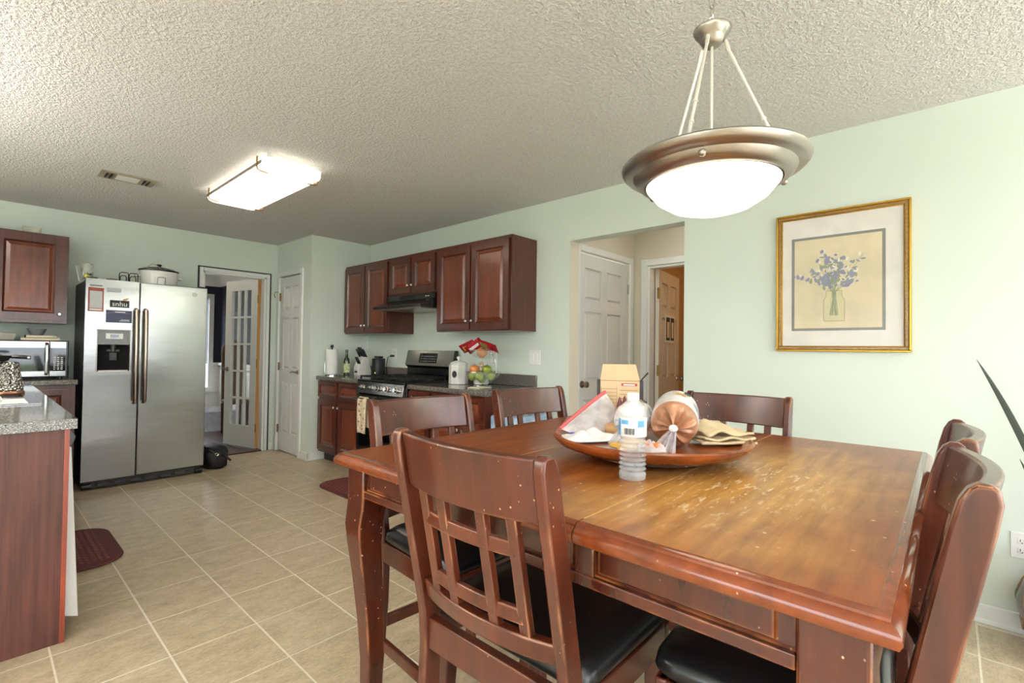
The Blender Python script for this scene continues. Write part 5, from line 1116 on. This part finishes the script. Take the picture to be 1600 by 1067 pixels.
# bread bags
def bread_bag(name, c, axis, R_, L, mcrumb, label, facing=True):
    """cylindrical loaf bag; the gathered end faces along axis"""
    ax_ = Vector(axis).normalized(); sd = Vector((-ax_.y, ax_.x, 0)).normalized(); uz = sd.cross(ax_); uz = -uz if uz.z < 0 else uz
    c = Vector(c); t = root(name, tuple(c-Vector((0, 0, R_))), label, 'bread bag')
    n = 72
    wv = lambda a: .55*math.cos(11*a+.7)+.5*math.cos(7*a+2.1)+.35*math.cos(17*a+1.3)
    def ringp(r, d, amp, ph=0): return [tuple(c+ax_*(d+amp*.9*wv(a))+(sd*math.cos(a+r*3)+uz*math.sin(a+r*3))*(r*(1+amp*6*wv(a+1)))) for a in [2*PI*k/n for k in range(n)]]
    end = [ringp(R_, 0, .000), ringp(R_*.98, .014, .003), ringp(R_*.86, .03, .006), ringp(R_*.64, .042, .010), ringp(R_*.40, .05, .012), ringp(R_*.2, .056, .012), ringp(R_*.12, .062, .006)]
    put('gathered_end', MB().sweep(end, True), mcrumb, t, smooth=50)
    body = [ringp(R_*1.0, -L, 0), ringp(R_*1.04, -L*.8, .002), ringp(R_*1.05, -L*.5, .001), ringp(R_*1.05, -L*.2, .002), ringp(R_*1.01, -.001, .001)]
    put('bag_body', MB().sweep(body, True), M_wpk2, t, smooth=50)
    for k, (a0, w_, d0) in enumerate([(.3, .4, .3), (1.1, .5, .5), (.9, .3, .75)]):
        m = MB().grid(lambda u, v: tuple(c+ax_*(-L*d0-.03*v)+(sd*math.cos(a0+w_*u)+uz*math.sin(a0+w_*u))*(R_*1.062)), 6, 2)
        put('printed_patch', m, [plain('grey_print_%s%d' % (name, k), (150, 150, 160), .5), plain('amber_print_%s%d' % (name, k), (200, 160, 80), .5), M_dark][k], t)
    kn = c+ax_*.064
    put('twist', ellip(kn, .013, .013, .011, 10, 6), M_wpk, t)
    tsx = -1 if sd.dot(rt) > 0 else 1
    for s_ in (-1, 1):
        def tf(u, v): 
            p = kn+ax_*(.008+.035*v)+sd*(tsx*.03*v+s_*.004+(u-.5)*(.010+.026*v)+s_*.016*v)-uz*(.004+.062*v**1.2)+ax_*.006*math.sin(u*9+s_)
            return tuple(p)
        put('bag_tail', MB().grid(tf, 8, 8), M_tail, t, smooth=70)
    return t
M_wpk2 = plain('white_bread_wrapper', (236, 234, 236), .25, 0, .12, 16, .3, 30, coat=.4)
M_tail = film('clear_bag_tail', (236, 234, 240), .5, .12, 22)
M_bun = plain('brown_bread_in_film', (176, 124, 92), .3, .05, .3, 26, .35, 50, coat=.6)
bread_bag('bread_bag', (1.345, .585, SZ+.066), (-.93, -.36, -.1), .064, .17, M_bun, 'tied bread bag with brown pleated end facing the camera')
bread_bag('bread_bag', (1.37, .733, SZ+.056), (-.93, -.36, .0), .054, .13, plain('white_film_end', (230, 226, 226), .3, 0, .1, 20, coat=.4), 'white bread bag lying behind the water bottle')
crump('brown_wrapper', (1.45, .80, SZ), (.8, -.6, 0), None, .09, .05, plain('dark_red_wrapper', (104, 44, 40), .35, 0, .4, 40), 'crumpled dark red wrapper in front of the cardboard box', 'wrapper', 9, .075)
t = crump('candy_packet', (1.195, .585, SZ+.004), (.8, -.55, 0), None, .07, .045, film('clear_candy_film', (236, 226, 226), .6, .12, 22), 'small clear packet of orange candy in front of the bread bag', 'packet', 12, .02)
for k in range(4): put('candy', ellip((1.18+.012*k, .59-.008*k+.006*(k % 2), SZ+.022), .010, .008, .008, 10, 6), plain('orange_candy', (226, 120, 50), .4) if 'orange_candy' not in MATS else MATS['orange_candy'], t)
# folded tan cloth
def clothf(u, v, k):
    x = (u-.5)*.165*(1-.05*k); y = (v-.5)*.11*(1-.25*u)*(1-.06*k)
    z = .010+k*.011+.030*math.exp(-((u-.25)/.16)**2)*(.35+.65*v)*(k == 2)+.028*math.exp(-((u-.55)/.14)**2)*(v**.8)*(k == 2)+.004*math.sin(u*11+k*2)*math.sin(v*6+k)
    a = math.radians(-46+k*3); ca, sa = math.cos(a), math.sin(a)
    return (1.475+x*ca-y*sa+.003*k, .495+x*sa+y*ca, SZ+.002+z)
t = root('folded_cloth', (1.475, .495, SZ), 'folded cream cloth napkin on the right of the tray', 'cloth')
M_cl = plain('cream_cloth', (208, 188, 152), .9, 0, .05, 40, .15, 300)
for k in range(3):
    o = put('cloth_fold', MB().grid(lambda u, v: clothf(u, v, k), 20, 12), M_cl, t, smooth=80); sm = o.modifiers.new('solid', 'SOLIDIFY'); sm.thickness = .006; sm.offset = 0
# ------------------------------------------------------------------ vase with plant
vx, vy = 2.93, -.375
t = root('floor_vase', (vx, vy, 0), 'tall brown floor vase with embossed roses at the right edge', 'vase')
M_vase = plain('brown_glazed_pottery', (96, 80, 62), .35, 0, .3, 14, .3, 30, coat=.3)
put('body', MB().lathe([(.085, 0), (.09, .008), (.095, .02), (.135, .09), (.168, .17), (.172, .22), (.15, .29), (.10, .335), (.075, .355), (.07, .38), (.10, .405), (.095, .41), (.062, .385), (0, .38)], (vx, vy, 0), 40), M_vase, t, smooth=60)
for k in range(9):
    a = k*2*PI/9+.2; z = .15+.085*(k % 2); r = .168 if z > .2 else .155
    p = Vector((vx+r*math.cos(a), vy+r*math.sin(a), z)); n_ = Vector((math.cos(a), math.sin(a), 0)); s_ = Vector((-n_.y, n_.x, 0))
    mb = MB()
    for q, rr_ in ((0, .046), (1, .032), (2, .018)): mb.tube([p+n_*(-.003+q*.002)+(s_*math.cos(b_)+Vector((0, 0, 1))*math.sin(b_))*rr_*(1+.08*math.cos(5*b_)) for b_ in [2*PI*j/20 for j in range(20)]], .005, 6, True)
    put('embossed_rose', mb, plain('rose_relief', (150, 112, 88), .4) if 'rose_relief' not in MATS else MATS['rose_relief'], t)
    q = p+s_*.056+Vector((0, 0, -.02))-n_*.008; put('embossed_leaf', MB().tube([q+s_*.012*math.cos(b_)+Vector((0, 0, .024*math.sin(b_))) for b_ in [2*PI*j/12 for j in range(12)]], .005, 5, True), plain('leaf_relief', (120, 122, 84), .4) if 'leaf_relief' not in MATS else MATS['leaf_relief'], t)
M_leaf = plain('dark_strap_leaf', (50, 58, 46), .4, 0, .15, 20)
def strap(tip, bend, w, lab=None):
    b0 = Vector((vx, vy, .385)); tip = Vector(tip); mid = b0.lerp(tip, .5)+Vector(bend)
    pts = [b0*(1-s)**2+mid*2*s*(1-s)+tip*s*s for s in [k/14 for k in range(15)]]
    sd = (tip-b0).cross(Vector((-.95, 0, .2))).normalized()
    L = [p+sd*w*math.sin(PI*min(1, .12+.88*(k/14)))**.7*(1 if k < 14 else 0) for k, p in enumerate(pts)]; Rr = [p-sd*w*math.sin(PI*min(1, .12+.88*(k/14)))**.7*(1 if k < 14 else 0) for k, p in enumerate(pts)]
    secs = [[tuple(l), tuple(p+Vector((-.002, 0, .002))), tuple(r_), tuple(p-Vector((-.0015, 0, .003)))] for l, p, r_ in zip(L, pts, Rr)]
    put('leaf', MB().sweep(secs), M_leaf, t, smooth=60)
strap((2.90, -.087, 1.205), (0, .0, .12), .013); strap((2.80, -.62, 1.15), (0, -.06, .15), .014); strap((2.98, -.50, 1.25), (0, 0, .1), .013); strap((2.72, -.40, .95), (-.05, 0, .18), .012); strap((2.88, -.213, .80), (0, .02, .06), .010)
